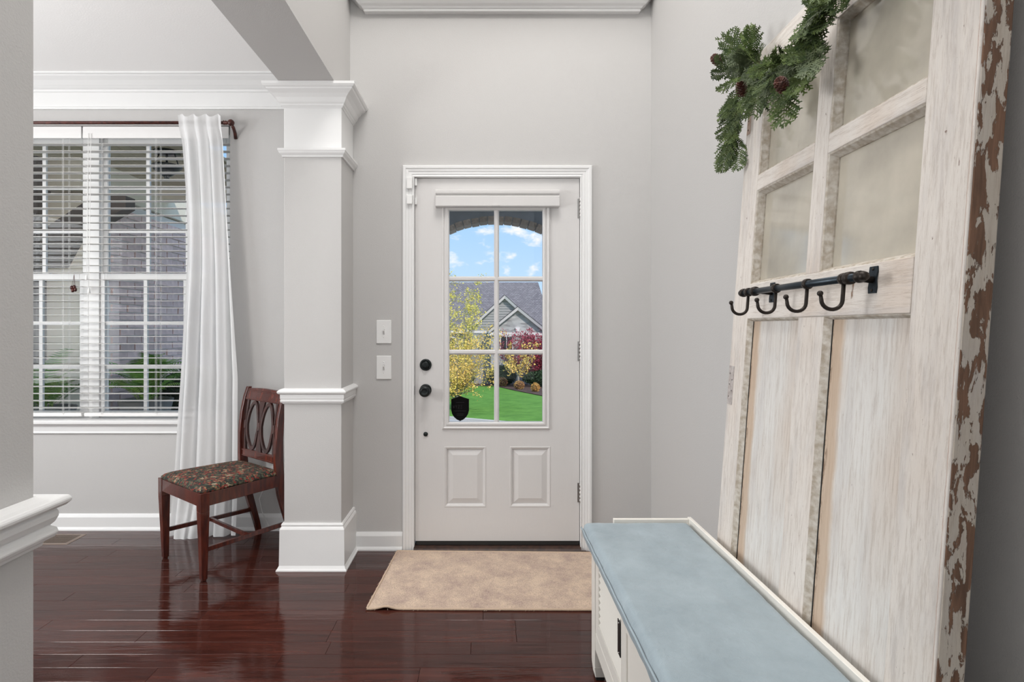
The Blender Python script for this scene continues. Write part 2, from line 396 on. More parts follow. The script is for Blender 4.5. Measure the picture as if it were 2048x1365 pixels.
# front wall with the door opening
DX0, DX1, DZ1 = -0.394, 0.541, 2.072
w = MB().box(-0.90, DX0, 3.16, 3.30, 0, 5.4).box(DX1, XR + .12, 3.16, 3.30, 0, 5.4).box(DX0, DX1, 3.16, 3.30, DZ1, 5.4)
struct(w, 'wall_front', wallm, 'greige wall around the white front door', 'wall')
struct(MB().box(XR, XR + .12, -4.1, 3.16, 0, 5.4), 'wall_right', wallm, 'greige wall behind the leaning old door', 'wall')
struct(MB().box(-1.02, XL, 1.06, 3.16, 2.46, 5.4), 'wall_left', wallm, 'greige beam and upper wall running over the column', 'wall')
struct(MB().box(-0.972, -0.832, -4.1, 1.054, 0, 2.46).box(-1.02, -0.832, -4.1, 1.06, 2.46, 5.4), 'wall_left_near', wallm, 'nearest greige wall end at the left edge with white chair rail', 'wall', bevel=0.004)
struct(MB().box(-4.4, 1.05, -4.2, -4.0, 0, 5.4), 'wall_behind', wallm, 'greige wall behind the camera', 'wall')
WX0, WX1, WZ0, WZ1 = -3.35, -1.549, 0.655, 2.468
w = MB().box(-4.4, WX0, 3.47, 3.64, 0, 2.9).box(WX1, -0.90, 3.47, 3.64, 0, 2.9).box(WX0, WX1, 3.47, 3.64, 0, WZ0).box(WX0, WX1, 3.47, 3.64, WZ1, 2.9)
struct(w, 'wall_window', wallm, 'greige dining room wall around the window', 'wall')
struct(MB().box(-4.5, -4.3, -0.6, 3.47, 0, 2.9), 'wall_dining_left', wallm, 'greige dining room side wall', 'wall')
struct(MB().box(-4.3, -0.972, -0.6, -0.5, 0, 2.9), 'wall_dining_back', wallm, 'greige dining room back wall', 'wall')
struct(MB().box(-0.955, -0.90, 3.16, 3.47, 0, 2.9), 'wall_return', wallm, 'short greige wall return behind the column', 'wall')
struct(MB().box(-4.3, -1.02, -0.5, 3.47, 2.74, 2.88), 'ceiling', ceilm, 'white dining room ceiling', 'ceiling')
struct(MB().box(-1.1, 1.1, -4.2, 3.30, 5.4, 5.55), 'ceiling_hall', ceilm, 'white ceiling high above the hall', 'ceiling')

# baseboards
BBP = [(0, 0), (0.022, 0), (0.022, 0.008), (0.017, 0.018), (0.014, 0.022), (0.014, 0.080), (0.009, 0.092), (0.005, 0.100), (0, 0.100)]
def bb(path, side, name, label, prof=BBP):
    m = MB().sweep([(p[0], p[1], 0) for p in path], (0, 0, 1), prof, side)
    return struct(m, name, trimm, label, 'baseboard')
bb([(-4.3, 3.47), (-0.96, 3.47)], 1, 'baseboard_window', 'white baseboard under the dining room window')
bb([(-0.728, 3.16), (-0.452, 3.16)], 1, 'baseboard_front', 'short white baseboard between column and door')
bb([(0.602, 3.16), (XR, 3.16), (XR, -4.0)], 1, 'baseboard_right', 'white baseboard along the right wall')
# crown moulding of the dining room
CR = [(0, 0), (0.016, 0), (0.018, 0.010), (0.012, 0.016), (0.012, 0.100), (0.022, 0.104), (0.024, 0.114), (0.040, 0.118), (0.060, 0.128), (0.085, 0.146), (0.112, 0.160), (0.118, 0.166), (0.132, 0.168), (0.134, 0.177), (0, 0.177)]
struct(MB().sweep([(-1.02, -0.5, 2.563), (-1.02, 3.47, 2.563)][::-1] and [(-4.3, 3.47, 2.563), (-1.02, 3.47, 2.563)], (0, 0, 1), CR, 1), 'trim_crown_window', trimm, 'wide white crown moulding above the dining room window', 'moulding')
struct(MB().sweep([(-4.3, -0.5, 2.563), (-4.3, 3.47, 2.563)], (0, 0, 1), CR, 1), 'trim_crown_left', trimm, 'white crown moulding on the dining room side wall', 'moulding')
# ledge above the door
LG = [(0, 0), (0.020, 0), (0.024, 0.006), (0.020, 0.012), (0.030, 0.016), (0.034, 0.024), (0.048, 0.030), (0.060, 0.042), (0.085, 0.07), (0.115, 0.09), (0.122, 0.10), (0.135, 0.102), (0.135, 0.122), (0, 0.122)]
m = MB().sweep([(-0.640, 3.165, 2.975), (-0.640, 3.150, 2.975), (0.838, 3.150, 2.975), (0.838, 3.165, 2.975)], (0, 0, 1), LG, 1)
m.box(-0.640, 0.838, 3.150, 3.165, 2.975, 3.097)
struct(m, 'trim_ledge', trimm, 'white moulded ledge high above the front door', 'moulding', bevel=0.001)

# near chair rail on the wall end at the left edge
CRAIL = [(0, 0), (0.008, 0.0), (0.010, 0.008), (0.022, 0.014), (0.026, 0.022), (0.024, 0.030), (0.016, 0.036), (0.022, 0.042), (0.026, 0.052), (0.026, 0.062), (0.022, 0.066), (0.034, 0.070), (0.040, 0.076), (0.041, 0.082), (0.037, 0.088), (0.024, 0.090), (0.012, 0.093), (0.0, 0.095)]
m = MB().sweep([(-0.832, -4.0, 0.828), (-0.832, 1.054, 0.828), (-0.972, 1.054, 0.828), (-0.972, -0.5, 0.828)], (0, 0, 1), CRAIL, 1, smooth=False)
struct(m, 'trim_chair_rail', trimm, 'large white chair rail wrapping the nearest wall end at left', 'moulding', bevel=0.0015)

# ------------------------------------------------------------ column
CX0, CX1, CY = -1.020, -0.7275, 2.903
col = thing('column', 'square greige column with white capital, chair rail and base beside the front door', 'column', (-0.874, 3.03, 0), kind='structure')
OFF[col] = Vector((-0.874, 3.03, 0))
MB().box(CX0, CX1, CY, 3.16, 0.0, 2.11).build('shaft', wallm, col, bevel=0.002)
MB().box(CX0 - .001, CX1 + .001, CY - .001, 3.16, 2.11, 2.459).build('frieze', trimm, col, bevel=0.002)
P4 = [(CX0, 3.16), (CX0, CY), (CX1, CY), (CX1, 3.16)]
def ring(prof, z, name, lab=None):
    return MB().sweep([(p[0], p[1], z) for p in P4], (0, 0, 1), prof, 1).build(name, trimm, col, label=lab)
ring([(0, 0), (0.004, 0), (0.008, 0.006), (0.013, 0.010), (0.015, 0.018), (0.020, 0.022), (0.024, 0.028), (0.032, 0.045), (0.046, 0.060), (0.062, 0.070), (0.068, 0.074), (0.070, 0.080), (0.078, 0.084), (0.084, 0.092), (0.085, 0.104), (0, 0.104)], 2.355, 'capital')
ring([(0, 0), (0.008, 0), (0.010, 0.008), (0.020, 0.018), (0.024, 0.028), (0.026, 0.030), (0.026, 0.040), (0, 0.040)], 2.104, 'neck_moulding')
ring([(0, 0), (0.006, 0.002), (0.008, 0.008), (0.014, 0.010), (0.016, 0.018), (0.014, 0.024), (0.016, 0.030), (0.016, 0.046), (0.015, 0.050), (0.024, 0.054), (0.028, 0.060), (0.028, 0.066), (0.020, 0.074), (0.012, 0.078), (0.004, 0.080), (0, 0.080)], 0.844, 'chair_rail')
ring([(0, 0), (0.032, 0), (0.032, 0.006), (0.026, 0.014), (0.020, 0.026), (0.018, 0.19), (0.018, 0.208), (0.014, 0.216), (0.010, 0.222), (0.012, 0.230), (0.008, 0.238), (0, 0.238)], 0.0, 'plinth')

# ------------------------------------------------------------ front door
CAS = [(0, -0.012), (0, 0.012), (0.004, 0.015), (0.012, 0.011), (0.016, 0.014), (0.030, 0.014), (0.032, 0.017), (0.044, 0.018), (0.048, 0.022), (0.060, 0.022), (0.064, 0.018), (0.064, 0)]
m = MB().sweep([(-0.386, 3.16, 0), (-0.386, 3.16, 2.068), (0.533, 3.16, 2.068), (0.533, 3.16, 0)], (0, -1, 0), CAS, -1)
struct(m, 'trim_door_casing', trimm, 'white moulded casing around the front door', 'door casing')
door = thing('door_1', 'white front door with six-lite window and two raised panels', 'door', (0.073, 3.19, 0), kind='structure')
OFF[door] = Vector((0.073, 3.19, 0))
FY, BY = 3.168, 3.212
SX0, SX1, SZ0, SZ1 = -0.384, 0.531, 0.046, 2.064
GX0, GX1, GZ0, GZ1 = -0.198, 0.331, 0.704, 1.892
PXs = [(-0.217, 0.006), (0.148, 0.365)]; PZ0, PZ1 = 0.239, 0.567
m = MB()
m.box(SX0, -0.217, FY, BY, SZ0, SZ1).box(0.365, SX1, FY, BY, SZ0, SZ1)
m.box(-0.217, 0.365, FY, BY, SZ0, PZ0).box(-0.217, 0.365, FY, BY, PZ1, GZ0 - .012).box(0.006, 0.148, FY, BY, PZ0, PZ1)
m.box(-0.217, 0.365, FY, BY, GZ1 + .012, SZ1).box(-0.217, GX0 - .012, FY, BY, GZ0 - .012, GZ1 + .012).box(GX1 + .012, 0.365, FY, BY, GZ0 - .012, GZ1 + .012)
m.build('door_slab', doorm, door)
for a, b in PXs:
    m = MB().box(a, b, FY + .010, BY, PZ0, PZ1)
    c = .014; d = .030
    def rect(x0, x1, z0, z1, y): return [(x0, y, z0), (x1, y, z0), (x1, y, z1), (x0, y, z1)]
    A = rect(a + c, b - c, PZ0 + c, PZ1 - c, FY + .010); B = rect(a + c + d, b - c - d, PZ0 + c + d, PZ1 - c - d, FY + .001)
    m.add(A + B, [(4, 5, 6, 7)] + [(i, (i + 1) % 4, 4 + (i + 1) % 4, 4 + i) for i in range(4)])
    # sticking around the panel
    m.sweep([(a, FY, PZ0), (a, FY, PZ1), (b, FY, PZ1), (b, FY, PZ0)], (0, -1, 0), [(0, -.010), (0.012, -.010), (0.010, -0.003), (0.004, 0.001), (-0.002, 0.0025), (-.004, 0)], 1, closed=True)
    m.build('panel', doorm, door)
GP = [(-0.004, -0.03), (-0.004, 0.006), (0.002, 0.010), (0.010, 0.010), (0.014, 0.006), (0.022, 0.006), (0.028, 0.011), (0.034, 0.008), (0.036, 0), (0.036, -0.002), (0.01, -0.002), (0.01, -0.03)]
MB().sweep([(GX0, FY, GZ0), (GX0, FY, GZ1), (GX1, FY, GZ1), (GX1, FY, GZ0)], (0, -1, 0), GP, -1, closed=True).build('lite_frame', doorm, door)
MX = 0.070; MZ = [1.097, 1.506]
MU = [(-0.014, 0), (-0.014, 0.010), (-0.006, 0.020), (0.006, 0.020), (0.014, 0.010), (0.014, 0)]
MB().sweep([(MX, FY + .016, GZ0), (MX, FY + .016, GZ1)], (0, -1, 0), MU).build('muntin', doorm, door)
for z in MZ: MB().sweep([(GX0, FY + .0164, z), (GX1, FY + .0164, z)], (0, -1, 0), MU).build('muntin', doorm, door)
zz = [GZ0] + MZ + [GZ1]; xx = [GX0, MX, GX1]
for i in range(3):
    for j in range(2):
        MB().box(xx[j], xx[j + 1], FY + .020, FY + .024, zz[i], zz[i + 1]).build('pane', glassm, door)
# outside muntins
m = MB().box(MX - .012, MX + .012, FY + .026, FY + .036, GZ0, GZ1)
for z in MZ: m.box(GX0, GX1, FY + .026, FY + .036, z - .012, z + .012)
m.build('outer_grille', doorm, door)
MB().box(SX0 + .006, SX1 - .004, FY - .002, BY, 0.024, 0.046).build('door_sweep', rubber, door)
MB().prism([(3.115, 0.0), (3.13, 0.016), (3.155, 0.022), (3.29, 0.022), (3.29, 0)], 'x', DX0 + .006, DX1 - .006).build('threshold', brown_th, door)
MB().box(DX0, -0.386, 3.165, 3.29, 0, DZ1).box(0.533, DX1, 3.165, 3.29, 0, DZ1).box(DX0, DX1, 3.165, 3.29, 2.066, DZ1).build('jamb', doorm, door)
MB().box(-0.386, -0.380, 3.214, 3.23, 0.03, 2.06).box(0.527, 0.533, 3.214, 3.23, 0.03, 2.06).box(-0.386, 0.533, 3.214, 3.23, 2.05, 2.066).build('weather_strip', rubber, door)
for z in (1.845, 1.05, 0.262):
    m = MB()
    for k in range(5): m.lathe([(0.0068, 0), (0.0068, 0.0205)], (0.5345, 3.158, z + k * .0215 ), n=12)
    m.ball((0.5345, 3.158, z - .002), .006, 8).ball((0.5345, 3.158, z + .109), .006, 8)
    m.box(0.520, 0.533, 3.166, 3.1675, z, z + .107)
    m.build('hinge', steelm, door)
KX = (851 - 968) / 360.0
def rosette(z, r, name):
    return MB().lathe([(r, FY), (r, FY - .004), (r * .93, FY - .009), (r * .75, FY - .011), (r * .72, FY - .010)], (KX, 0, z), 'y', 32)
m = rosette(1.027, .033, '')
m.lathe([(.020, FY - .010), (.020, FY - .016), (.014, FY - .018)], (KX, 0, 1.027), 'y', 24).box(KX - .004, KX + .004, FY - .030, FY - .014, 1.027 - .012, 1.027 + .012)
m.build('deadbolt', blackm, door)
kn = rosette(0.887, .033, '').build('door_knob', blackm, door)
MB().lathe([(.011, FY - .010), (.011, FY - .030), (.018, FY - .036), (.028, FY - .044), (.031, FY - .054), (.029, FY - .064), (.020, FY - .070), (.017, FY - .0705), (.014, FY - .068), (.004, FY - .069)], (KX, 0, 0.884), 'y', 32).build('knob', blackm, kn)
MB().lathe([(.0125, FY), (.0125, FY - .006), (.008, FY - .009)], (KX, 0, 0.641), 'y', 20).build('chain_stop', blackm, door)
MB().prism([(-0.386, .86), (-0.390, .865), (-0.394, .885), (-0.390, .905), (-0.386, .91)], 'y', 3.150, 3.166).build('strike_plate', blackm, door)

# raised cellular shade at top of door window
sh = MB().prism([(3.166, 1.966), (3.130, 1.966), (3.122, 1.974), (3.122, 1.988), (3.130, 1.994), (3.166, 1.994)], 'x', -0.267, 0.415).build('window_shade', doorm, door, label='raised cellular shade stacked above the glass')
m = MB()
for k in range(4): m.prism([(3.162, 1.920 + k * .0115), (3.138, 1.920 + k * .0115), (3.133, 1.9258 + k * .0115), (3.138, 1.9315 + k * .0115), (3.162, 1.9315 + k * .0115)], 'x', -0.262, 0.410)
m.build('folded_cells', doorm, sh)
MB().prism([(3.166, 1.900), (3.126, 1.900), (3.122, 1.904), (3.122, 1.958), (3.130, 1.963), (3.166, 1.963)], 'x', -0.267, 0.415).build('bottom_rail', doorm, sh, bevel=.001)
MB().prism([(0.045, 1.906), (0.050, 1.903), (0.080, 1.903), (0.085, 1.906), (0.075, 1.910), (0.055, 1.910)], 'y', 3.117, 3.124).build('pull_tab', doorm, sh)

# shield sticker in the lowest left pane
stx, stz = (920 - 968) / 358.0, 1.236 - (818 - 655) / 358.0
st = thing('security_sticker', 'black shield-shaped security sticker in lower left corner of door glass', 'sticker', (stx, 3.187, stz - .07))
OFF[st] = Vector((stx, 3.187, stz - .07))
SH = [(0, .070), (.020, .063), (.050, .053), (.050, -.010), (.045, -.030), (.034, -.048), (.018, -.062), (0, -.070)]
SHp = SH + [(-x, z) for x, z in SH[1:-1]][::-1]
MB().prism([(stx + x, stz + z) for x, z in SHp], 'y', 3.1862, 3.1872).build('shield', pbr('sticker_black', (.001, .001, .001), .6, spec=.12), st)
dimprint = pbr('sticker_print', (.022, .020, .022), .6, spec=.12)
MB().sweep([(stx + x * .97, 3.1862, stz + z * .97) for x, z in SHp], (0, -1, 0), [(0, 0), (0, .0003), (.0012, .0003), (.0012, 0)], -1, closed=True).build('border', dimprint, st)
def letters(txt, x, z, size, parent):
    # strokes on a 2x4 grid
    G = {'W': [(0, 4, .6, 0), (.6, 0, 1, 3), (1, 3, 1.4, 0), (1.4, 0, 2, 4)], 'Y': [(0, 4, 1, 2), (2, 4, 1, 2), (1, 2, 1, 0)], 'Z': [(0, 4, 2, 4), (2, 4, 0, 0), (0, 0, 2, 0)],
         'E': [(0, 4, 2, 4), (0.2, 2, 2, 2), (0, 0, 2, 0)]}
    m = MB(); u = size / 4
    for ch in txt:
        for a, b, c, d in G[ch]:
            p = Vector((x + a * u, 0, z + b * u)); q = Vector((x + c * u, 0, z + d * u)); t = (q - p).normalized(); n_ = Vector((-t.z, 0, t.x)) * u * .24
            pts = [(w.x, w.z) for w in (p - n_, q - n_, q + n_, p + n_)]
            m.prism(pts, 'y', 3.1858, 3.1862)
        x += 2.9 * u * 1.15
    return m.build('lettering', dimprint, parent)
letters('WYZE', stx - .040, stz + .001, .017, st)
m = MB()
for z, wd in ((.034, .024), (-.014, .034), (-.030, .020), (-.038, .018)): m.box(stx - wd, stx + wd, 3.1858, 3.1862, stz + z - .0012, stz + z + .0012)
m.build('small_print', dimprint, st, kind='stuff')

# door contact sensors
for (z0, z1, mz0, mz1, lab) in ((2.000, 2.064, 2.022, 2.064, 'white door contact sensor at the top corner of the door casing'), (1.915, 1.966, 1.918, 1.955, 'white door contact sensor just below the topmost sensor')):
    s_ = thing('door_sensor', lab, 'sensor', (-0.41, 3.14, z0), group='door contact sensors'); OFF[s_] = Vector((-0.41, 3.14, z0))
    MB().box(-0.426, -0.396, 3.128, 3.146, z0, z1).build('sensor_body', plastic, s_, bevel=.003, seg=3)
    MB().box(-0.384, -0.372, 3.154, 3.167, mz0, mz1).build('magnet', plastic, s_, bevel=.002, seg=2)

# light switches
for z, lab in ((1.211, 'upper white toggle light switch left of the front door'), (1.013, 'lower white toggle light switch left of the front door')):
    s_ = thing('light_switch', lab, 'light switch', (-0.556, 3.16, z), group='light switches'); OFF[s_] = Vector((-0.556, 3.16, z))
    MB().box(-0.5975, -0.5145, 3.154, 3.16, z - .065, z + .065).build('cover_plate', plastic, s_, bevel=.003, seg=3)
    MB().box(-0.561, -0.551, 3.1535, 3.156, z - .016, z + .016).build('toggle_slot', pbr('slot_shadow', (.55, .55, .54), .5), s_)
    MB().hexa([(-.560, 3.154, z - .006), (-.552, 3.154, z - .006), (-.552, 3.154, z + .010), (-.560, 3.154, z + .010)], [(-.559, 3.142, z + .006), (-.553, 3.142, z + .006), (-.553, 3.142, z + .014), (-.559, 3.142, z + .014)]).build('toggle', plastic, s_)
    for dz in (-.03, .03): MB().lathe([(.0032, 3.154), (.0026, 3.1525)], (-.556, 0, z + dz), 'y', 10).build('screw', plastic, s_)
# outlet behind the chair
s_ = thing('wall_outlet', 'white duplex outlet low on the wall behind the chair', 'outlet', (-1.286, 3.47, .40)); OFF[s_] = Vector((-1.286, 3.47, .40))
MB().box(-1.327, -1.245, 3.464, 3.47, .335, .465).build('cover_plate', plastic, s_, bevel=.003, seg=2)
for dz in (-.021, .021):
    MB().lathe([(.017, 3.464), (.017, 3.4625)], (-1.286, 0, .40 + dz), 'y', 20).build('socket', plastic, s_)
    MB().box(-1.2935, -1.2915, 3.4615, 3.4626, .396 + dz, .406 + dz).box(-1.2805, -1.2785, 3.4615, 3.4626, .396 + dz, .406 + dz).build('slot', gapm, s_)
m = MB(); m.tube([(-1.286, 3.455, .375), (-1.29, 3.43, .36), (-1.33, 3.43, .26), (-1.355, 3.43, .2), (-1.34, 3.435, .12), (-1.30, 3.44, .03), (-1.22, 3.44, .006), (-1.14, 3.44, .006)], .003, 6)
m.box(-1.298, -1.274, 3.44, 3.463, .362, .388)
m.build('power_cord', plastic, label='thin white cord hanging from the outlet behind the chair', cat='cord')

# floor register
fr_ = thing('floor_register', 'bronze floor register grille by the dining room wall', 'vent', (-2.52, 3.31, 0)); OFF[fr_] = Vector((-2.52, 3.31, 0))
MB().sweep([(-2.66, 3.245, 0), (-2.66, 3.378, 0), (-2.385, 3.378, 0), (-2.385, 3.245, 0)], (0, 0, 1), [(-.002, 0.0005), (-.002, .004), (.004, .005), (.016, .001), (.016, .0005)], -1, closed=True).build('frame', registerm, fr_)
MB().box(-2.66, -2.385, 3.245, 3.378, .0005, .001).build('duct_opening', gapm, fr_)
m = MB()
k = 0
for i in range(34):
    x = -2.655 + i * .0082
    m.hexa([(x, 3.247, .001), (x + .0016, 3.247, .001), (x + .0016, 3.376, .001), (x, 3.376, .001)], [(x, 3.247, .0035), (x + .0016, 3.247, .0035), (x + .0016, 3.376, .0035), (x, 3.376, .0035)])
for i in range(7):
    y = 3.262 + i * .0165; m.box(-2.658, -2.387, y, y + .002, .001, .004)
m.build('grille', registerm, fr_)

# rug
def rug_mat():
    m, N, L, out = nmat('faded_rug')
    p = N.new('ShaderNodeBsdfPrincipled'); L.new(p.outputs[0], out.inputs[0]); p.inputs['Roughness'].default_value = 0.95; p.inputs['Specular IOR Level'].default_value = .15
    p.inputs['Sheen Weight'].default_value = 0.2
    tc = N.new('ShaderNodeTexCoord')
    n1 = N.new('ShaderNodeTexNoise'); n1.inputs['Scale'].default_value = 7; n1.inputs['Detail'].default_value = 8; n1.inputs['Roughness'].default_value = .75; L.new(tc.outputs['Object'], n1.inputs['Vector'])
    n2 = N.new('ShaderNodeTexNoise'); n2.inputs['Scale'].default_value = 170; n2.inputs['Detail'].default_value = 3; L.new(tc.outputs['Object'], n2.inputs['Vector'])
    r = N.new('ShaderNodeValToRGB'); r.color_ramp.elements[0].position = .36; r.color_ramp.elements[0].color = (.40, .29, .24, 1)
    r.color_ramp.elements[1].position = .60; r.color_ramp.elements[1].color = (.64, .49, .37, 1); L.new(n1.outputs['Fac'], r.inputs[0])
    mx = N.new('ShaderNodeMix'); mx.data_type = 'RGBA'; mx.blend_type = 'MULTIPLY'; mx.inputs[0].default_value = .55
    r2 = N.new('ShaderNodeValToRGB'); r2.color_ramp.elements[0].position = .3; r2.color_ramp.elements[0].color = (.5, .48, .46, 1); r2.color_ramp.elements[1].position = .55
    r2.color_ramp.elements[1].color = (1.1, 1.1, 1.1, 1)
    L.new(n2.outputs['Fac'], r2.inputs[0]); L.new(r.outputs[0], mx.inputs[6]); L.new(r2.outputs[0], mx.inputs[7]); L.new(mx.outputs[2], p.inputs['Base Color'])
    bu = N.new('ShaderNodeBump'); bu.inputs['Distance'].default_value = .003; L.new(n2.outputs['Fac'], bu.inputs['Height']); L.new(bu.outputs[0], p.inputs['Normal'])
    return m
rugm = rug_mat()
rug = thing('rug', 'beige faded low-pile rug in front of the door', 'rug', (.07, 2.81, 0)); OFF[rug] = Vector((.07, 2.81, 0))
def rug_pt(s, t):   # s across 0..1, t depth 0..1
    a = Vector((-0.512, 2.485)); b = Vector((-0.476, 3.125)); c = Vector((0.60, 2.475)); d = Vector((0.62, 3.10))
    p = (a * (1 - s) + c * s) * (1 - t) + (b * (1 - s) + d * s) * t
    lift = 0.012 * math.exp(-((s - .075) / .03) ** 2) * math.exp(-(t / .05) ** 2)
    return p.x, p.y, lift
m = MB(); nx, ny = 70, 44; vs_ = []
for j in range(ny + 1):
    for i in range(nx + 1):
        x, y, l = rug_pt(i / nx, j / ny)
        x += .0015 * noise.noise((x * 30, y * 30, 0)); vs_.append((x, y + .001 * noise.noise((x * 40, 7, 0)), .0075 + l + .0012 * noise.noise((x * 60, y * 60, 3))))
fs_ = [(j * (nx + 1) + i, j * (nx + 1) + i + 1, (j + 1) * (nx + 1) + i + 1, (j + 1) * (nx + 1) + i) for j in range(ny) for i in range(nx)]
m.add(vs_, fs_, True)
m.build('pile', rugm, rug)
edge = []
for i in range(60): edge.append((i / 60, 0))
for i in range(30): edge.append((1, i / 30))
for i in range(60): edge.append((1 - i / 60, 1))
for i in range(31): edge.append((0, 1 - i / 30))
pts = []
for s, t in edge:
    x, y, l = rug_pt(s, t); pts.append((x, y, .0055 + l))
MB().tube(pts, .0055, 8, cap=False).build('bound_edge', pbr('rug_binding', (.56, .42, .31), .9, bump=.002, bscale=300), rug, label='stitched beige binding')
m = MB()
for i in range(160):
    s = rnd.random(); q = rnd.random()
    if q < .3: s, t = s, 0.0
    elif q < .8: s, t = 0.0, s
    else: s, t = s, 1.0
    x, y, l = rug_pt(s, t); dx, dy = ((0, -1) if t == 0 and s > 0 else (-1, 0) if s == 0 else (0, 1))
    if q > .8: dx, dy = 0, 1
    ln = rnd.uniform(.003, .010); a = rnd.uniform(-.8, .8)
    m.tube([(x, y, .006), (x + (dx + a * dy) * ln * .7, y + (dy + a * dx) * ln * .7, .008), (x + (dx + a * .5) * ln, y + (dy + a * .5) * ln, .003)], .0007, 3, cap=False)
m.build('loose_threads', pbr('thread', (.6, .47, .36), .9), rug, kind='stuff')

# ------------------------------------------------------------ dining window
win = thing('window_1', 'white double sash window with grilles in the dining room', 'window', (-2.45, 3.56, WZ0), kind='structure')
OFF[win] = Vector((-2.45, 3.56, WZ0))
m = MB()
fy0, fy1 = 3.555, 3.64
m.box(WX0, WX0 + .045, fy0, fy1, WZ0, WZ1).box(WX1 - .045, WX1, fy0, fy1, WZ0, WZ1).box(WX0, WX1, fy0, fy1, WZ1 - .04, WZ1).box(WX0, WX1, fy0, fy1, WZ0, WZ0 + .03)
m.build('frame', trimm, win, bevel=.002)
MB().box(-2.50, -2.40, 3.548, 3.64, WZ0, WZ1).box(-2.470, -2.466, 3.5465, 3.55, WZ0, WZ1).build('mullion_post', trimm, win, bevel=.002)
def sash(x0, x1, ya, lo, hi, label):
    # x0..x1 outer, glass inset
    s = .030
    fr = MB().box(x0, x0 + s, ya, ya + .03, lo, hi).box(x1 - s, x1, ya, ya + .03, lo, hi).box(x0 + s, x1 - s, ya, ya + .03, lo, lo + .038).box(x0 + s, x1 - s, ya, ya + .03, hi - .036, hi).build('sash', trimm, win, bevel=.002)
    gx0, gx1, gz0, gz1 = x0 + s, x1 - s, lo + .038, hi - .036
    wx = (gx1 - gx0) / 3; wz = (gz1 - gz0) / 3
    for k in (1, 2):
        MB().box(gx0 + k * wx - .011, gx0 + k * wx + .011, ya + .008, ya + .024, gz0, gz1).build('muntin', trimm, fr)
        MB().box(gx0, gx1, ya + .0085, ya + .0235, gz0 + k * wz - .011, gz0 + k * wz + .011).build('muntin', trimm, fr)
    for i in range(3):
        for j in range(3):
            MB().box(gx0 + i * wx, gx0 + (i + 1) * wx, ya + .014, ya + .018, gz0 + j * wz, gz0 + (j + 1) * wz).build('pane', glassm, fr)
for (a, b) in ((-3.305, -2.50), (-2.402, -1.594)):
    sash(a, b, 3.585, 1.530, 2.428, 'upper'); sash(a, b, 3.558, 0.675, 1.572, 'lower')
    for q in (.3, .7):
        MB().box(a + (b - a) * q - .02, a + (b - a) * q + .02, 3.556, 3.585, 1.572, 1.580).build('sash_lock', trimm, win, bevel=.002)
ST = [(3.432, .648), (3.428, .654), (3.428, .667), (3.434, .673), (3.56, .673), (3.56, .648)]
m = MB().prism(ST, 'x', -3.40, -1.515); struct(m, 'trim_window_stool', trimm, 'white window stool below the dining room blinds', 'window sill')
m = MB().prism([(3.47, .588), (3.458, .588), (3.454, .594), (3.458, .602), (3.456, .630), (3.448, .640), (3.446, .648), (3.47, .648)], 'x', -3.38, -1.535); struct(m, 'trim_window_apron', trimm, 'white moulded apron under the window stool', 'moulding')

# blinds
blindm, N_, L_, out_ = nmat('white_blind_slat')
p_ = N_.new('ShaderNodeBsdfPrincipled'); p_.inputs['Base Color'].default_value = (.82, .81, .80, 1); p_.inputs['Roughness'].default_value = .4
L_.new(p_.outputs[0], out_.inputs[0])
slatm = pbr('slat_paint_backlit_shade', (.60, .59, .57), .5)  # greyer copy of the blind white, backlit shade put into the colour
def blind(x0, x1, label):
    c = (x0 + x1) / 2
    b = thing('window_blind', label, 'blind', (c, 3.505, .69), group='white slatted blinds'); OFF[b] = Vector((c, 3.505, .69))
    MB().box(x0, x1, 3.474, 3.482, 2.392, 2.464).build('valance', blindm, b, bevel=.002)
    MB().box(x0 + .005, x1 - .005, 3.483, 3.53, 2.42, 2.462).build('headrail', blindm, b)
    m = MB(); prof = []
    for i in range(5):
        q = i / 4; prof.append((-.025 + .05 * q, .0010 * math.sin(math.pi * q)))
    prof = prof + [(a, z - .0022) for a, z in prof[::-1]]
    mm = MB().prism([(a, z) for a, z in prof], 'x', -(x1 - x0) / 2 + .004, (x1 - x0) / 2 - .004)
    me = mm.mesh('slat', slatm)
    n = 38
    for k in range(n):
        o = D.objects.new('slat', me); COL.objects.link(o); o.parent = b
        o.location = Vector((c, 3.505, .742 + k * .0438)) - OFF[b]; o.rotation_euler = (R(rnd.uniform(-1.2, 1.2) + 0.4), 0, 0)
    MB().box(x0 + .004, x1 - .004, 3.480, 3.530, .690, .712).build('bottom_rail', blindm, b, bevel=.003, seg=2)
    cords = MB()
    for q in (.13, .5, .87):
        xq = x0 + (x1 - x0) * q
        for y in (3.479, 3.531):
            cords.tube([(xq - .004, y, .70), (xq - .004, y, 2.42)], .0008, 4, cap=False)
            cords.tube([(xq + .004, y, .70), (xq + .004, y, 2.42)], .0008, 4, cap=False)
    cords.build('ladder_cords', plastic, b)
    return b
bl = blind(-3.342, -2.460, 'white slatted blind on the left half of the dining room window')
br = blind(-2.452, -1.560, 'white slatted blind on the right half of the dining room window')
for x, z in ((-2.425, 1.535), (-2.410, 1.455)):
    m = MB().tube([(x + .01, 3.470, 2.42), (x, 3.470, z + .02)], .001, 5, cap=False).tube([(x + .014, 3.470, 2.42), (x, 3.470, z + .02)], .001, 5, cap=False)
    m.lathe([(.003, z + .022), (.006, z + .010), (.008, z - .006), (.007, z - .010)], (x, 3.470, 0), 'z', 10)
    m.build('pull_cord', plastic, br)

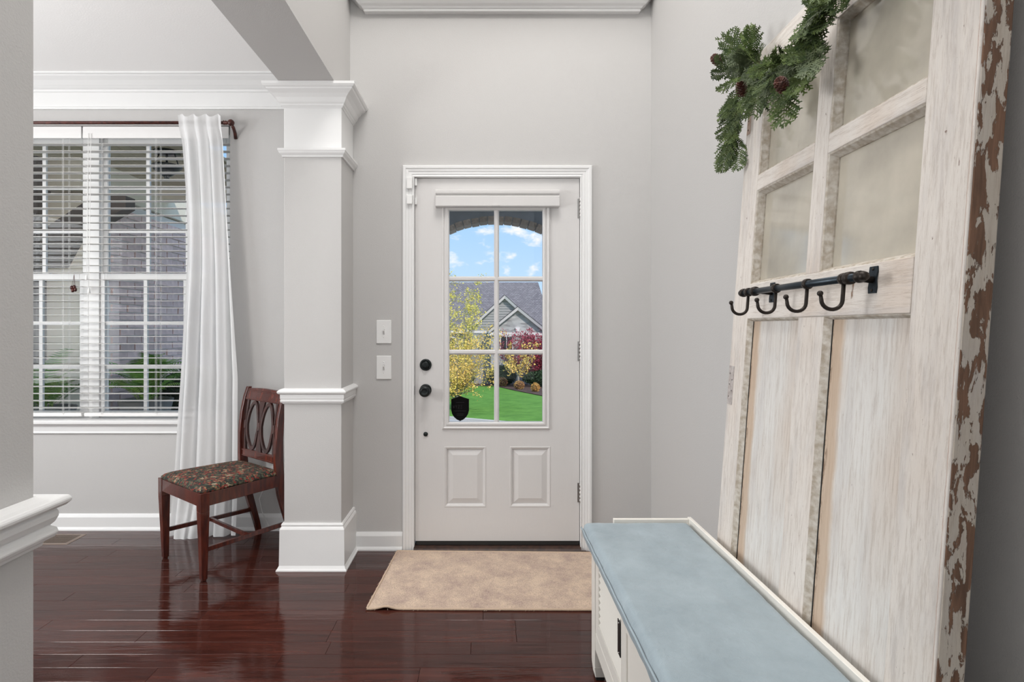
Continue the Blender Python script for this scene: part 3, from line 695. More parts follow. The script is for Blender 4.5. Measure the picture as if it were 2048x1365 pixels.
m = MB()
for dx, dz in ((-.010, 0), (.006, .004), (.012, -.012), (-.004, -.016)):
    m.lathe([(.003, 1.490 + dz), (.008, 1.484 + dz), (.009, 1.474 + dz), (.005, 1.466 + dz)], (-2.505 + dx, 3.470, 0), 'z', 8).tube([(-2.500, 3.470, 1.56), (-2.505 + dx, 3.470, 1.489 + dz)], .0007, 4, cap=False)
m.build('wooden_tassels', rodm, bl, label='small cluster of brown wooden cord tassels')

# curtain rod
rod = thing('curtain_rod', 'dark red-brown curtain rod above the dining room window', 'curtain rod', (-2.5, 3.385, 2.44)); OFF[rod] = Vector((-2.5, 3.385, 2.44))
RY, RZ = 3.385, 2.454
MB().tube([(-3.6, RY, RZ), (-1.545, RY, RZ)], .0095, 12).build('rod', rodm, rod)
MB().ball((-1.506, RY, RZ), .020, 16).lathe([(.010, -1.552), (.014, -1.548), (.010, -1.542), (.013, -1.536), (.009, -1.528), (.012, -1.522)], (0, RY, RZ), 'x', 14).build('finial', rodm, rod)
MB().tube([(-1.503, RY + .003, RZ - .012), (-1.500, RY + .016, RZ - .022), (-1.503, RY + .035, RZ - .030), (-1.508, RY + .060, RZ - .042), (-1.513, 3.466, RZ - .068)], [.009, .010, .010, .010, .010], 10).build('bracket', rodm, rod)

# curtain
cm_, N_, L_, out_ = nmat('sheer_white_linen')
df = N_.new('ShaderNodeBsdfDiffuse'); df.inputs[0].default_value = (.93, .93, .93, 1)
tl = N_.new('ShaderNodeBsdfTranslucent'); tl.inputs[0].default_value = (.80, .81, .82, 1)
tp = N_.new('ShaderNodeBsdfTransparent')
a_ = N_.new('ShaderNodeMixShader'); a_.inputs[0].default_value = .30; L_.new(df.outputs[0], a_.inputs[1]); L_.new(tl.outputs[0], a_.inputs[2])
b_ = N_.new('ShaderNodeMixShader'); b_.inputs[0].default_value = .12; L_.new(a_.outputs[0], b_.inputs[1]); L_.new(tp.outputs[0], b_.inputs[2]); L_.new(b_.outputs[0], out_.inputs[0])
tcn = N_.new('ShaderNodeTexCoord'); mpn = N_.new('ShaderNodeMapping'); mpn.inputs['Scale'].default_value = (14, 4, 3); nzn = N_.new('ShaderNodeTexNoise'); nzn.inputs['Scale'].default_value = 2; nzn.inputs['Detail'].default_value = 6
L_.new(tcn.outputs['Object'], mpn.inputs[0]); L_.new(mpn.outputs[0], nzn.inputs['Vector'])
bun = N_.new('ShaderNodeBump'); bun.inputs['Distance'].default_value = .006; bun.inputs['Strength'].default_value = .6; L_.new(nzn.outputs['Fac'], bun.inputs['Height']); L_.new(bun.outputs[0], df.inputs['Normal'])
def curtain():
    m = MB(); NX, NZ = 150, 90; v = []
    for j in range(NZ + 1):
        t = j / NZ            # 0 top 1 bottom
        h = 2.492 - t * 2.488
        xl_ = -1.815 - .045 * t - .03 * math.sin(t * 3.1) * 0 + (-.02 * max(0, t - .55)); xr_ = -1.555 + .095 * min(1, t * 1.6) + .01 * t
        xl_ += .05 * math.sin(min(1, t / .35) * math.pi / 2)
        if t > .35: xl_ -= .05 * (t - .35) / .65 * 1.0
        for i in range(NX + 1):
            s = i / NX
            amp = .012 + .012 * min(1, t * 2)
            ph = s * 2 * math.pi * 3.6 + 1.1 * noise.noise((s * 5, t * .8, 7)) + .9 * math.sin(t * 2.2) * s + .5 * noise.noise((s * 3, t * 2.5, 1))
            y = 3.385 + amp * (math.sin(ph) + .35 * math.sin(2.1 * ph + 1.0 + 2 * t)) * (0.75 + .25 * math.sin(s * 9))
            bend = .012 * math.cos(ph)
            y -= .03 * max(0, t - .3)
            if t > .9: y -= .55 * (t - .9) * math.exp(-((s - .33) / .12) ** 2) + .2 * (t - .9)
            if t < .06:
                yt = 3.385 - .019 + .006 * math.sin(ph); k_ = max(0, (t - .03) / .03); y = yt * (1 - k_) + y * k_
            x = xl_ + (xr_ - xl_) * s + bend * min(1, t * 3 + .3)
            y += .003 * noise.noise((s * 12, t * 9, 5))
            hh = h + (.010 * math.sin(ph * 1.0) * (1 - t * 4) if t < .25 else 0)
            if t > .97: hh = max(.002, hh)
            if s > .55 and t > .8: hh += (t - .8) * .12 * (s - .55)
            y = min(y, 3.462 if not (.60 < h < .70) else 3.422)
            v.append((x, y, hh))
    f = [(j * (NX + 1) + i, j * (NX + 1) + i + 1, (j + 1) * (NX + 1) + i + 1, (j + 1) * (NX + 1) + i) for j in range(NZ) for i in range(NX)]
    m.add(v, f, True)
    o = m.build('curtain', cm_, label='sheer white linen curtain hanging beside the dining room window', cat='curtain')
    return o
curtain()

# ------------------------------------------------------------ chair
def fabric_mat():
    m, N, L, out = nmat('floral_tapestry')
    p = N.new('ShaderNodeBsdfPrincipled'); L.new(p.outputs[0], out.inputs[0]); p.inputs['Roughness'].default_value = .9; p.inputs['Specular IOR Level'].default_value = .2
    tc = N.new('ShaderNodeTexCoord')
    dn = N.new('ShaderNodeTexNoise'); dn.inputs['Scale'].default_value = 60; L.new(tc.outputs['Object'], dn.inputs['Vector'])
    ad = N.new('ShaderNodeVectorMath'); ad.operation = 'MULTIPLY_ADD'; ad.inputs[1].default_value = (.012, .012, 0); L.new(dn.outputs['Color'], ad.inputs[0]); L.new(tc.outputs['Object'], ad.inputs[2])
    v = N.new('ShaderNodeTexVoronoi'); v.inputs['Scale'].default_value = 105; L.new(ad.outputs[0], v.inputs['Vector'])
    r = N.new('ShaderNodeValToRGB'); r.color_ramp.interpolation = 'CONSTANT'
    cols = [(0, (.035, .037, .032)), (.30, (.085, .075, .05)), (.45, (.10, .11, .075)), (.60, (.20, .035, .03)), (.76, (.30, .085, .06)), (.86, (.30, .19, .10)), (.94, (.33, .27, .19))]
    r.color_ramp.elements[0].color = cols[0][1] + (1,); r.color_ramp.elements[1].position = cols[1][0]; r.color_ramp.elements[1].color = cols[1][1] + (1,)
    for a, c in cols[2:]:
        e = r.color_ramp.elements.new(a); e.color = c + (1,)
    sp = N.new('ShaderNodeSeparateColor'); L.new(v.outputs['Color'], sp.inputs[0])
    big = N.new('ShaderNodeTexVoronoi'); big.inputs['Scale'].default_value = 17; L.new(tc.outputs['Object'], big.inputs['Vector'])
    mr = N.new('ShaderNodeMapRange'); L.new(big.outputs['Distance'], mr.inputs[0]); mr.inputs[1].default_value = .15; mr.inputs[2].default_value = .6; mr.inputs[3].default_value = .22; mr.inputs[4].default_value = -.22
    a2 = N.new('ShaderNodeMath'); L.new(sp.outputs[0], a2.inputs[0]); L.new(mr.outputs[0], a2.inputs[1]); L.new(a2.outputs[0], r.inputs[0])
    L.new(r.outputs[0], p.inputs['Base Color'])
    bu = N.new('ShaderNodeBump'); bu.inputs['Distance'].default_value = .0012; L.new(v.outputs['Distance'], bu.inputs['Height']); L.new(bu.outputs[0], p.inputs['Normal'])
    return m
fabric = fabric_mat()
ch = thing('dining_chair', 'mahogany chair with floral tapestry seat and pierced oval back behind the column', 'chair', (-1.385, 3.096, 0), R(-38.9))
for s in (-1, 1):
    # front leg, tapered square
    x, y = s * .222, -.245
    a, b = .0225, .0135
    def sq(cx, cy, r, z): return [(cx - r, cy - r, z), (cx + r, cy - r, z), (cx + r, cy + r, z), (cx - r, cy + r, z)]
    m = MB().hexa(sq(x, y, .022, .34), sq(x, y, .0225, .432)).hexa(sq(x - s * .004, y + .004, b, .008), sq(x, y, .022, .34)).add([Vector(p) for p in sq(x - s * .004, y + .004, .010, 0) + sq(x - s * .004, y + .004, .010, .008)], [(0, 1, 2, 3), (4, 5, 6, 7), (0, 1, 5, 4), (1, 2, 6, 5), (2, 3, 7, 6), (3, 0, 4, 7)])
    m.build('leg', mahog, ch, bevel=.0015)
    # rear post: foot to top, curved
    prof = [(.278, 0, .013, .015), (.262, .07, .014, .017), (.225, .20, .015, .020), (.195, .31, .015, .0225), (.182, .40, .015, .024), (.176, .50, .014, .024), (.176, .62, .013, .022), (.186, .74, .012, .019), (.203, .83, .012, .016), (.219, .885, .012, .012)]
    m = MB(); v = []
    for (yy, z, hx, hy) in prof:
        xx_ = s * (.190 + (0.004 if z > .5 else 0))
        v += [(xx_ - hx, yy - hy, z), (xx_ + hx, yy - hy, z), (xx_ + hx, yy + hy, z), (xx_ - hx, yy + hy, z)]
    n = len(prof); f = [(0, 1, 2, 3), tuple(4 * (n - 1) + k for k in range(4))]
    for i in range(n - 1):
        for k in range(4): f.append((4 * i + k, 4 * i + (k + 1) % 4, 4 * i + 4 + (k + 1) % 4, 4 * i + 4 + k))
    m.add(v, f); m.build('leg', mahog, ch, bevel=.003, seg=2)
def bar(p, q, hw, hh, name, mat=mahog, bev=.0015, up=(0, 0, 1)):
    p, q = Vector(p), Vector(q); t = (q - p).normalized(); n_ = t.cross(Vector(up)).normalized() * hw; u = n_.cross(t).normalized() * hh
    m = MB().add([p - n_ - u, p + n_ - u, p + n_ + u, p - n_ + u, q - n_ - u, q + n_ - u, q + n_ + u, q - n_ + u], [(0, 1, 2, 3), (4, 5, 6, 7), (0, 1, 5, 4), (1, 2, 6, 5), (2, 3, 7, 6), (3, 0, 4, 7)])
    return m.build(name, mat, ch, bevel=bev)
bar((-.20, -.256, .398), (.20, -.256, .398), .009, .032, 'seat_rail')
bar((-.180, .183, .398), (.180, .183, .398), .009, .032, 'seat_rail')
for s in (-1, 1): bar((s * .232, -.225, .398), (s * .196, .165, .398), .009, .032, 'seat_rail')
for s in (-1, 1): bar((s * .219, -.235, .150), (s * .190, .235, .150), .0075, .011, 'stretcher')
bar((-.206, -.005, .150), (.206, -.005, .150), .0075, .010, 'stretcher')
# seat cushion
m = MB(); ns = 24; v = []
for j in range(ns + 1):
    for i in range(ns + 1):
        s, t = i / ns * 2 - 1, j / ns * 2 - 1
        # rounded square map
        hw = .241 - .034 * (t + 1) / 2; 
        cr_ = 1 - .035 * max(0, abs(s) - .8) / .2 * max(0, abs(t) - .8) / .2
        x = s * hw * cr_; y = -.044 + t * .222 * cr_ + .0
        e = max(abs(s), abs(t)); d = (1 - abs(s) ** 6) * (1 - abs(t) ** 6)
        v.append((x, y, .440 + .024 * (max(0, d)) ** .35 + .008 * (1 - s * s) * (1 - t * t)))
f = [(j * (ns + 1) + i, j * (ns + 1) + i + 1, (j + 1) * (ns + 1) + i + 1, (j + 1) * (ns + 1) + i) for j in range(ns) for i in range(ns)]
rim = [i for i in range(ns + 1)] + [j * (ns + 1) + ns for j in range(1, ns + 1)] + [ns * (ns + 1) + i for i in range(ns - 1, -1, -1)] + [j * (ns + 1) for j in range(ns - 1, 0, -1)]
b = len(v); 
for r_ in rim: v.append((v[r_][0] * .985, -.044 + (v[r_][1] + .044) * .985, .430))
for k in range(len(rim)): f.append((rim[k], rim[(k + 1) % len(rim)], b + (k + 1) % len(rim), b + k))
f.append(tuple(b + k for k in range(len(rim)))[::-1])
m.add(v, f, True); m.build('seat', fabric, ch, label='seat covered in dark red, olive and tan floral fabric')
# back: top rail, lower rail, splat
def back_y(z): # plane of the back
    P = [(.48, .170), (.62, .172), (.74, .184), (.83, .200), (.89, .220)]
    for (a, ya), (b_2, yb) in zip(P, P[1:]):
        if z <= b_2: return ya + (yb - ya) * (z - a) / (b_2 - a)
    return P[-1][1]
def backpoly(pts, th, dy=0.0, m=None):
    m = m or MB(); n = len(pts)
    v = [(x, back_y(z) - th / 2 + dy, z) for x, z in pts] + [(x, back_y(z) + th / 2 + dy, z) for x, z in pts]
    m.add(v, [tuple(range(n)), tuple(range(n, 2 * n))] + [(i, (i + 1) % n, n + (i + 1) % n, n + i) for i in range(n)])
    return m
tr_ = backpoly([(-.18, .812), (.18, .812), (.18, .876), (.09, .882), (0, .884), (-.09, .882), (-.18, .876)], .018).build('top_rail', mahog, ch, bevel=.002)
for z in (.819, .864, .871): backpoly([(-.178, z - .0022), (.178, z - .0022), (.178, z + .0022), (-.178, z + .0022)], .004, -.010).build('reeding', mahog, tr_, bevel=.001)
lr_ = backpoly([(-.178, .486), (.178, .486), (.178, .530), (-.178, .530)], .018).build('lower_rail', mahog, ch, bevel=.002)
for z in (.493, .523): backpoly([(-.176, z - .0022), (.176, z - .0022), (.176, z + .0022), (-.176, z + .0022)], .004, -.010).build('reeding', mahog, lr_, bevel=.001)
sp_ = MB(); zc, hz = .671, .141
W3 = .152
for k in (-.5, .5):
    cx_ = k * W3; n = 28
    outer, inner = [], []
    for i in range(n):
        q = 2 * math.pi * i / n
        ex, ez = math.cos(q), math.sin(q)
        outer.append((cx_ + .068 * ex * (1 - .10 * abs(ez)), zc + hz * ez)); inner.append((cx_ + .053 * ex * (1 - .22 * abs(ez)), zc + (hz - .020) * ez))
    for i in range(n):
        j = (i + 1) % n
        backpoly([outer[i], outer[j], inner[j], inner[i]], .013, 0, sp_)
for k in (-1, 0, 1):
    cx_ = k * W3
    backpoly([(cx_ - .008, zc - .022), (cx_ + .008, zc - .022), (cx_ + .010, zc), (cx_ + .008, zc + .022), (cx_ - .008, zc + .022), (cx_ - .010, zc)], .016, 0, sp_)
    for sg in (-1, 1):
        w0 = .028 if abs(k) < 1 else .010
        backpoly([(cx_ - w0, zc + sg * hz), (cx_ + w0, zc + sg * hz), (cx_ + .0035, zc + sg * .02), (cx_ - .0035, zc + sg * .02)], .011, 0, sp_)
sp_.build('splat', mahog_d, ch, label='pierced splat of two pointed ovals')

# ------------------------------------------------------------ bench
bn = thing('storage_bench', 'cream storage bench with sliding doors under blue-grey cushion', 'bench', (.57, 1.38, 0)); OFF[bn] = Vector((.57, 1.38, 0))
bx0, bx1, by0, by1 = .372, .742, .70, 2.040
# legs
for (x, y) in ((bx0 + .013, by1 - .058), (bx1 - .10, by1 - .058), (bx0 + .013, by0), (bx1 - .10, by0)):
    MB().hexa([(x + .004, y + .004, .012), (x + .038, y + .004, .012), (x + .038, y + .050, .012), (x + .004, y + .050, .012)], [(x, y, .05), (x + .045, y, .05), (x + .045, y + .055, .05), (x, y + .055, .05)]).box(x, x + .045, y, y + .055, .05, .500).box(x + .006, x + .036, y + .006, y + .048, 0, .012, 1).build('leg', [benchm, rubber], bn, bevel=.0015)
MB().box(bx0 + .06, bx1 - .055, by0 + .02, by1 - .02, .125, .135).build('floor_board', benchm, bn)
MB().box(bx0 + .016, bx0 + .045, by0 + .055, by1 - .058, .110, .172).build('bottom_rail', benchm, bn, bevel=.002)
MB().box(bx0 + .050, bx0 + .058, by0 + .055, by1 - .058, .135, .165).build('door_track', benchm, bn, bevel=.001)
MB().box(bx0 + .016, bx0 + .040, by0 + .055, by1 - .058, .470, .500).build('top_rail', benchm, bn, bevel=.002)
MB().box(bx1 - .060, bx1 - .050, by0 + .02, by1 - .02, .13, .50).build('back_panel', benchm, bn)
MB().box(bx0 + .058, bx1 - .055, by1 - .035, by1 - .02, .13, .50).build('side_panel', benchm, bn)
MB().box(bx0 + .058, bx1 - .055, by0 + .02, by0 + .035, .13, .50).build('side_panel', benchm, bn)
# louvered sliding door at the far half
def bench_door(y0, y1, x, lou, handle_y):
    s = .05 if lou else .04
    d = MB().box(x, x + .018, y0, y0 + s, .174, .468).box(x, x + .018, y1 - s, y1, .174, .468).box(x, x + .018, y0 + s, y1 - s, .174, .174 + .045).box(x, x + .018, y0 + s, y1 - s, .468 - .045, .468)
    d.box(x + .0145, x + .0165, y0 + s, y1 - s, .21, .43)
    d = d.build('sliding_door', benchm, bn, bevel=.0012)
    if lou:
        me = None
        for k in range(9):
            z = .224 + k * .0225
            m = MB().add([(x + .001, y0 + s, z), (x + .013, y0 + s, z + .016), (x + .0145, y0 + s, z + .013), (x + .004, y0 + s, z - .003), (x + .001, y1 - s, z), (x + .013, y1 - s, z + .016), (x + .0145, y1 - s, z + .013), (x + .004, y1 - s, z - .003)], [(0, 1, 2, 3), (4, 5, 6, 7), (0, 1, 5, 4), (1, 2, 6, 5), (2, 3, 7, 6), (3, 0, 4, 7)])
            m.build('louver', benchm, d)
    else:
        MB().box(x + .005, x + .012, y0 + s, y1 - s, .219, .423).build('flat_panel', benchm, d)
    if handle_y:
        MB().box(x - .0015, x + .001, handle_y - .016, handle_y + .016, .295, .394).build('recessed_pull', blackm, d, bevel=.001)
        MB().ball((x - .001, handle_y, .302), .003, 8).ball((x - .001, handle_y, .387), .003, 8).build('pull_screw', steelm, d)
bench_door(1.562, 1.980, bx0 + .016, True, 1.632)
bench_door(1.10, 1.555, bx0 + .006, False, None)
bench_door(.757, 1.098, bx0 + .030, True, None)
# top tray with rim at back and far end
MB().box(bx0 + .005, bx1, by0, by1, .500, .512).build('seat_board', benchm, bn, bevel=.001)
MB().box(bx1 - .013, bx1, by0, by1, .512, .556).build('back_rim', benchm, bn, bevel=.0015)
MB().box(bx0 + .09, bx1 - .013, by1 - .014, by1, .512, .552).build('end_rim', benchm, bn, bevel=.0015)
# cushion
cus, N_, L_, out_ = nmat('blue_grey_velvet')
p_ = N_.new('ShaderNodeBsdfPrincipled'); L_.new(p_.outputs[0], out_.inputs[0]); p_.inputs['Roughness'].default_value = .8; p_.inputs['Sheen Weight'].default_value = .35; p_.inputs['Sheen Roughness'].default_value = .4
tcn = N_.new('ShaderNodeTexCoord'); n1 = N_.new('ShaderNodeTexNoise'); n1.inputs['Scale'].default_value = 9; n1.inputs['Detail'].default_value = 6; n1.inputs['Roughness'].default_value = .6; L_.new(tcn.outputs['Object'], n1.inputs['Vector'])
rr_ = N_.new('ShaderNodeValToRGB'); rr_.color_ramp.elements[0].position = .3; rr_.color_ramp.elements[0].color = (.255, .315, .35, 1); rr_.color_ramp.elements[1].position = .7; rr_.color_ramp.elements[1].color = (.335, .405, .445, 1)
L_.new(n1.outputs['Fac'], rr_.inputs[0]); L_.new(rr_.outputs[0], p_.inputs['Base Color'])
n2 = N_.new('ShaderNodeTexNoise'); n2.inputs['Scale'].default_value = 420; L_.new(tcn.outputs['Object'], n2.inputs['Vector'])
n3 = N_.new('ShaderNodeTexNoise'); n3.inputs['Scale'].default_value = 26; n3.inputs['Detail'].default_value = 5; n3.inputs['Distortion'].default_value = 1.2; L_.new(tcn.outputs['Object'], n3.inputs['Vector'])
ad_ = N_.new('ShaderNodeMath'); ad_.operation = 'MULTIPLY_ADD'; ad_.inputs[1].default_value = .25; L_.new(n2.outputs['Fac'], ad_.inputs[0]); L_.new(n3.outputs['Fac'], ad_.inputs[2])
bu_ = N_.new('ShaderNodeBump'); bu_.inputs['Distance'].default_value = .0018; L_.new(ad_.outputs[0], bu_.inputs['Height']); L_.new(bu_.outputs[0], p_.inputs['Normal'])
def cushion():
    m = MB(); NX, NY = 46, 110; v = []; x0, x1, y0, y1 = .347, .727, .705, 2.024
    for j in range(NY + 1):
        for i in range(NX + 1):
            s, t = i / NX, j / NY
            # ease so that vertices bunch at borders
            s2 = s; t2 = t
            x = x0 + (x1 - x0) * s2; y = y0 + (y1 - y0) * t2
            ex = min(s2, 1 - s2) * (x1 - x0); ey = min(t2, 1 - t2) * (y1 - y0)
            d = min(1, ex / .022); e = min(1, ey / .022)
            z = .514 + .033 * math.sqrt(max(0, 1 - (1 - d) ** 2)) * math.sqrt(max(0, 1 - (1 - e) ** 2))
            z += .0022 * noise.noise((x * 9, y * 6, 2)) + .0012 * noise.noise((x * 30, y * 26, 9))
            if s2 < .02: x += .002 * noise.noise((0, y * 18, 4))
            v.append((x, y, z))
    f = [(j * (NX + 1) + i, j * (NX + 1) + i + 1, (j + 1) * (NX + 1) + i + 1, (j + 1) * (NX + 1) + i) for j in range(NY) for i in range(NX)]
    rim = [i for i in range(NX + 1)] + [j * (NX + 1) + NX for j in range(1, NY + 1)] + [NY * (NX + 1) + i for i in range(NX - 1, -1, -1)] + [j * (NX + 1) for j in range(NY - 1, 0, -1)]
    b = len(v); cxm = (x0 + x1) / 2
    for r_ in rim:
        a = v[r_]; lo_ = .494 if a[0] < .38 else .513
        v.append((a[0] + (.004 if a[0] < cxm else -.004), a[1], lo_ + .001 * noise.noise((a[1] * 20, 0, 0))))
    for k in range(len(rim)): f.append((rim[k], rim[(k + 1) % len(rim)], b + (k + 1) % len(rim), b + k))
    m.add(v, f, True)
    o = m.build('bench_cushion', cus, label='blue-grey velvet cushion lying on the cream bench', cat='cushion')
    # piped seam as a child
    pts = [(x0 - .001, y0 + (y1 - y0) * i / 60, .524 + .001 * math.sin(i)) for i in range(61)]
    MB().tube(pts, .003, 6).build('piping', cus, o)
cushion()

# ------------------------------------------------------------ leaning old door
xl_ax = Vector((-.022, -1, 0)).normalized(); zl_ax = Vector((.072, 0, 1)); zl_ax -= xl_ax * zl_ax.dot(xl_ax); zl_ax.normalize(); yl_ax = zl_ax.cross(xl_ax)
BASE = Vector((.728, 1.873, 0.0035))
Mdoor = Matrix((( xl_ax.x, yl_ax.x, zl_ax.x, BASE.x), (xl_ax.y, yl_ax.y, zl_ax.y, BASE.y), (xl_ax.z, yl_ax.z, zl_ax.z, BASE.z), (0, 0, 0, 1)))
od = thing('old_door', 'tall weathered white door with chipped paint leaning against the right wall', 'door', mat=Mdoor)
T = .049; W_ = .920; H_ = 2.113
def ob(u0, u1, v0, v1, name, mat, w0=0.0, w1=T, lab=None, bev=.002, par=None):
    return MB().box(u0, u1, w0, w1, v0, v1).build(name, mat, par or od, label=lab, bevel=bev, seg=2)
ob(0, .108, 0, H_, 'stile', oldv)
# near stile with chipped side edge: separate material on the side face
m = MB().box(.802, W_ - .001, 0, T, 0, H_); m.build('stile', oldv, od, bevel=.002, seg=2)
# worn arris strip and bare side edge, irregular
m = MB(); n = 220; v = []
for i in range(n + 1):
    z = H_ * i / n; j = .0016 * noise.noise((z * 38, 1, 0)) + .0012 * noise.noise((z * 110, 5, 0))
    v += [(W_ - .006 - abs(j) * 1.2, -.0004, z), (W_ - .001, .0035 + j, z)]
m.add(v, [(2 * i, 2 * i + 1, 2 * i + 3, 2 * i + 2) for i in range(n)], False)
m.build('worn_arris', pbr('pinkish_wood', (.46, .29, .22), .8, col2=(.60, .47, .40), vscale=30, bump=.0006, bscale=200), od)
m = MB(); v = []
for i in range(n + 1):
    z = H_ * i / n; j = .0008 * noise.noise((z * 30, 3, 0))
    v += [(W_ - .001, .003, z), (W_ + j + .0006, .004, z), (W_ + j + .0006, T - .002, z), (W_ - .001, T + .0005, z)]
f = [(4 * i + k, 4 * i + k + 1, 4 * i + 4 + k + 1, 4 * i + 4 + k) for i in range(n) for k in range(3)]
m.add(v, f, False); m.build('side_edge', oldedge, od, label='side edge stripped to brown wood with flaking cream paint')
ob(.108, .802, 1.990, H_, 'top_rail', oldh)
ob(.108, .802, 1.262, 1.370, 'lock_rail', oldh, w0=-.0015)
ob(.108, .802, 0, .235, 'bottom_rail', oldh)
ob(.424, .485, 1.370, 1.990, 'center_bar', oldv)
for (a, b) in ((.108, .424), (.485, .802)): ob(a, b, 1.660, 1.708, 'cross_bar', oldh, w0=.0)
# panes with putty beads
for (a, b, bl_, br_) in ((.108, .424, .030, .006), (.485, .802, .020, .006)):
    for (z0, z1) in ((1.370, 1.660), (1.708, 1.990)):
        pn = MB().box(a, b, .026, .029, z0, z1).build('pane', oldglass, od, label='dusty old window pane with painted-in reflection')
        MB().sweep([(a, 0, z0), (a, 0, z1), (b, 0, z1), (b, 0, z0)], (0, -1, 0), [(0, -.026), (0, -.002), (.004, -.004), (.012, -.022), (.012, -.026)], 1, closed=True).build('glazing_bead', oldbead, pn)
# backing board behind the panes
ob(.09, .82, 1.30, 2.05, 'backing_sheet', pbr('old_backing', (.62, .55, .42), .8, col2=(.50, .46, .36), vscale=4), w0=T - .004, w1=T + .001, bev=0)
# lower panels and centre stile
ob(.405, .520, .235, 1.262, 'center_stile', oldv)
for (a, b) in ((.108, .405), (.520, .802)):
    w1_ = .020
    pn = MB().box(a, b, .013, .034, .235, 1.262).build('panel', oldps[0 if a < .2 else 1], od)
    # raking left bevel and dark joint
    MB().add([(a, .0, .235), (a, .0, 1.262), (a + .016, .0125, 1.262), (a + .016, .0125, .235)], [(0, 1, 2, 3)]).build('bevel_strip', oldbead, pn)
    MB().box(a + .016, a + .0195, .0118, .0131, .235, 1.262).build('dark_joint', gapm, pn)
    MB().sweep([(a, 0, .235), (a, 0, 1.262), (b, 0, 1.262), (b, 0, .235)][1:3], (0, -1, 0), [(0, -.014), (0, -.001), (.003, -.002), (.008, -.014)], 1).build('panel_moulding', oldbead, pn)
# old hinge leaf on far stile, lock ghost
m = MB().box(.003, .040, -.0012, .001, .985, 1.110).build('hinge_leaf', pbr('painted_hinge', (.55, .51, .49), .6, col2=(.35, .30, .28), vscale=60), od)
for (u, v_) in ((.012, 1.085), (.012, 1.05), (.030, 1.065), (.012, 1.01), (.030, 1.03)):
    MB().lathe([(.0025, -.0014), (.0025, -.0010)], (u, 0, v_), 'y', 8).build('screw_hole', gapm, m)
MB().box(.004, .030, -.0008, .001, 1.865, 1.975).build('worn_hinge_mark', pbr('bare_pinkish_wood', (.40, .27, .21), .85, col2=(.55, .45, .38), vscale=40), od)
for v_ in (1.88, 1.91, 1.925, 1.955): MB().lathe([(.003, -.0012), (.003, -.0006)], (.014, 0, v_), 'y', 8).build('screw_hole', gapm, od)

# hook rail
hr = thing('hook_rail', 'black iron pipe rail with plate brackets on the old door', 'coat rack', mat=Mdoor @ Matrix.Translation((.45, 0, 1.33))); OFF[hr] = Vector((.45, 0, 1.33))
PWs = -.052; PV = 1.334
MB().tube([(.195, PWs, PV), (.722, PWs, PV)], .0085, 16).build('pipe', ironm, hr)
for u, s in ((.195, -1), (.722, 1)):
    MB().lathe([(.0085, 0), (.0125, .002 * s), (.0125, .008 * s), (.009, .011 * s), (.011, .016 * s), (.009, .023 * s), (.003, .026 * s)], (u, PWs, PV), 'x', 16).build('end_cap', ironb, hr)
for u in (.262, .694):
    br_ = MB().prism([(u - .012, 1.306), (u + .012, 1.306), (u + .0135, 1.318), (u + .011, 1.334), (u + .0135, 1.350), (u + .012, 1.362), (u - .012, 1.362), (u - .0135, 1.350), (u - .011, 1.334), (u - .0135, 1.318)], 'y', -.005, -.0015).build('bracket', ironm, hr, bevel=.0006)
    MB().tube([(u, -.004, PV), (u, -.04, PV), (u, PWs, PV)], [.0075, .006, .0075], 12).lathe([(.013, u - .007), (.0135, u - .004), (.0135, u + .004), (.013, u + .007)], (0, PWs, PV), 'x', 18).build('bracket_arm', ironb, br_)
    for v_ in (1.312, 1.356): MB().ball((u, -.0055, v_), .0032, 10, sq=(1, .6, 1)).build('screw', ironb, br_)
hk_root = None
HU = [.222, .385, .535, .676]
labs = ['bronze pipe hook farthest from the viewer', 'second bronze pipe hook from the far end', 'third bronze pipe hook from the far end', 'nearest bronze pipe hook beside the plate bracket']
for i, u in enumerate(HU):
    lab = 'bronze j-shaped coat hook on the iron pipe, ' + ['farthest from the camera', 'second from the far end', 'second from the near end', 'nearest the camera'][i]
    if hk_root is None:
        hk_root = thing('coat_hook', lab, 'hook', mat=Mdoor @ Matrix.Translation((u, PWs, PV)), group='hooks on the pipe rail')
        MB().lathe([(.009, -.006), (.0122, -.0055), (.0128, 0), (.0122, .0055), (.009, .006)], (0, 0, 0), 'x', 18).build('collar', ironb, hk_root)
        pts = [(0, 0, -.008), (0, 0, -.030), (0, 0, -.046)]
        for k in range(1, 12):
            q = math.pi * k / 11 * .97
            pts.append((0, -.022 + .022 * math.cos(q), -.046 - .020 * math.sin(q)))
        pts.append((0, -.046, -.038))
        MB().tube(pts, [.0042] * (len(pts) - 1) + [.0036], 10).build('hook', ironb, hk_root)
        MB().ball((0, -.0475, -.034), .0062, 12).build('ball_tip', ironb, hk_root)
    else:
        c = hk_root.copy(); COL.objects.link(c); c['label'] = lab
        c.matrix_world = Mdoor @ Matrix.Translation((u, PWs, PV)); c.rotation_mode = 'XYZ'
        for k in list(hk_root.children):
            d = k.copy(); COL.objects.link(d); d.parent = c

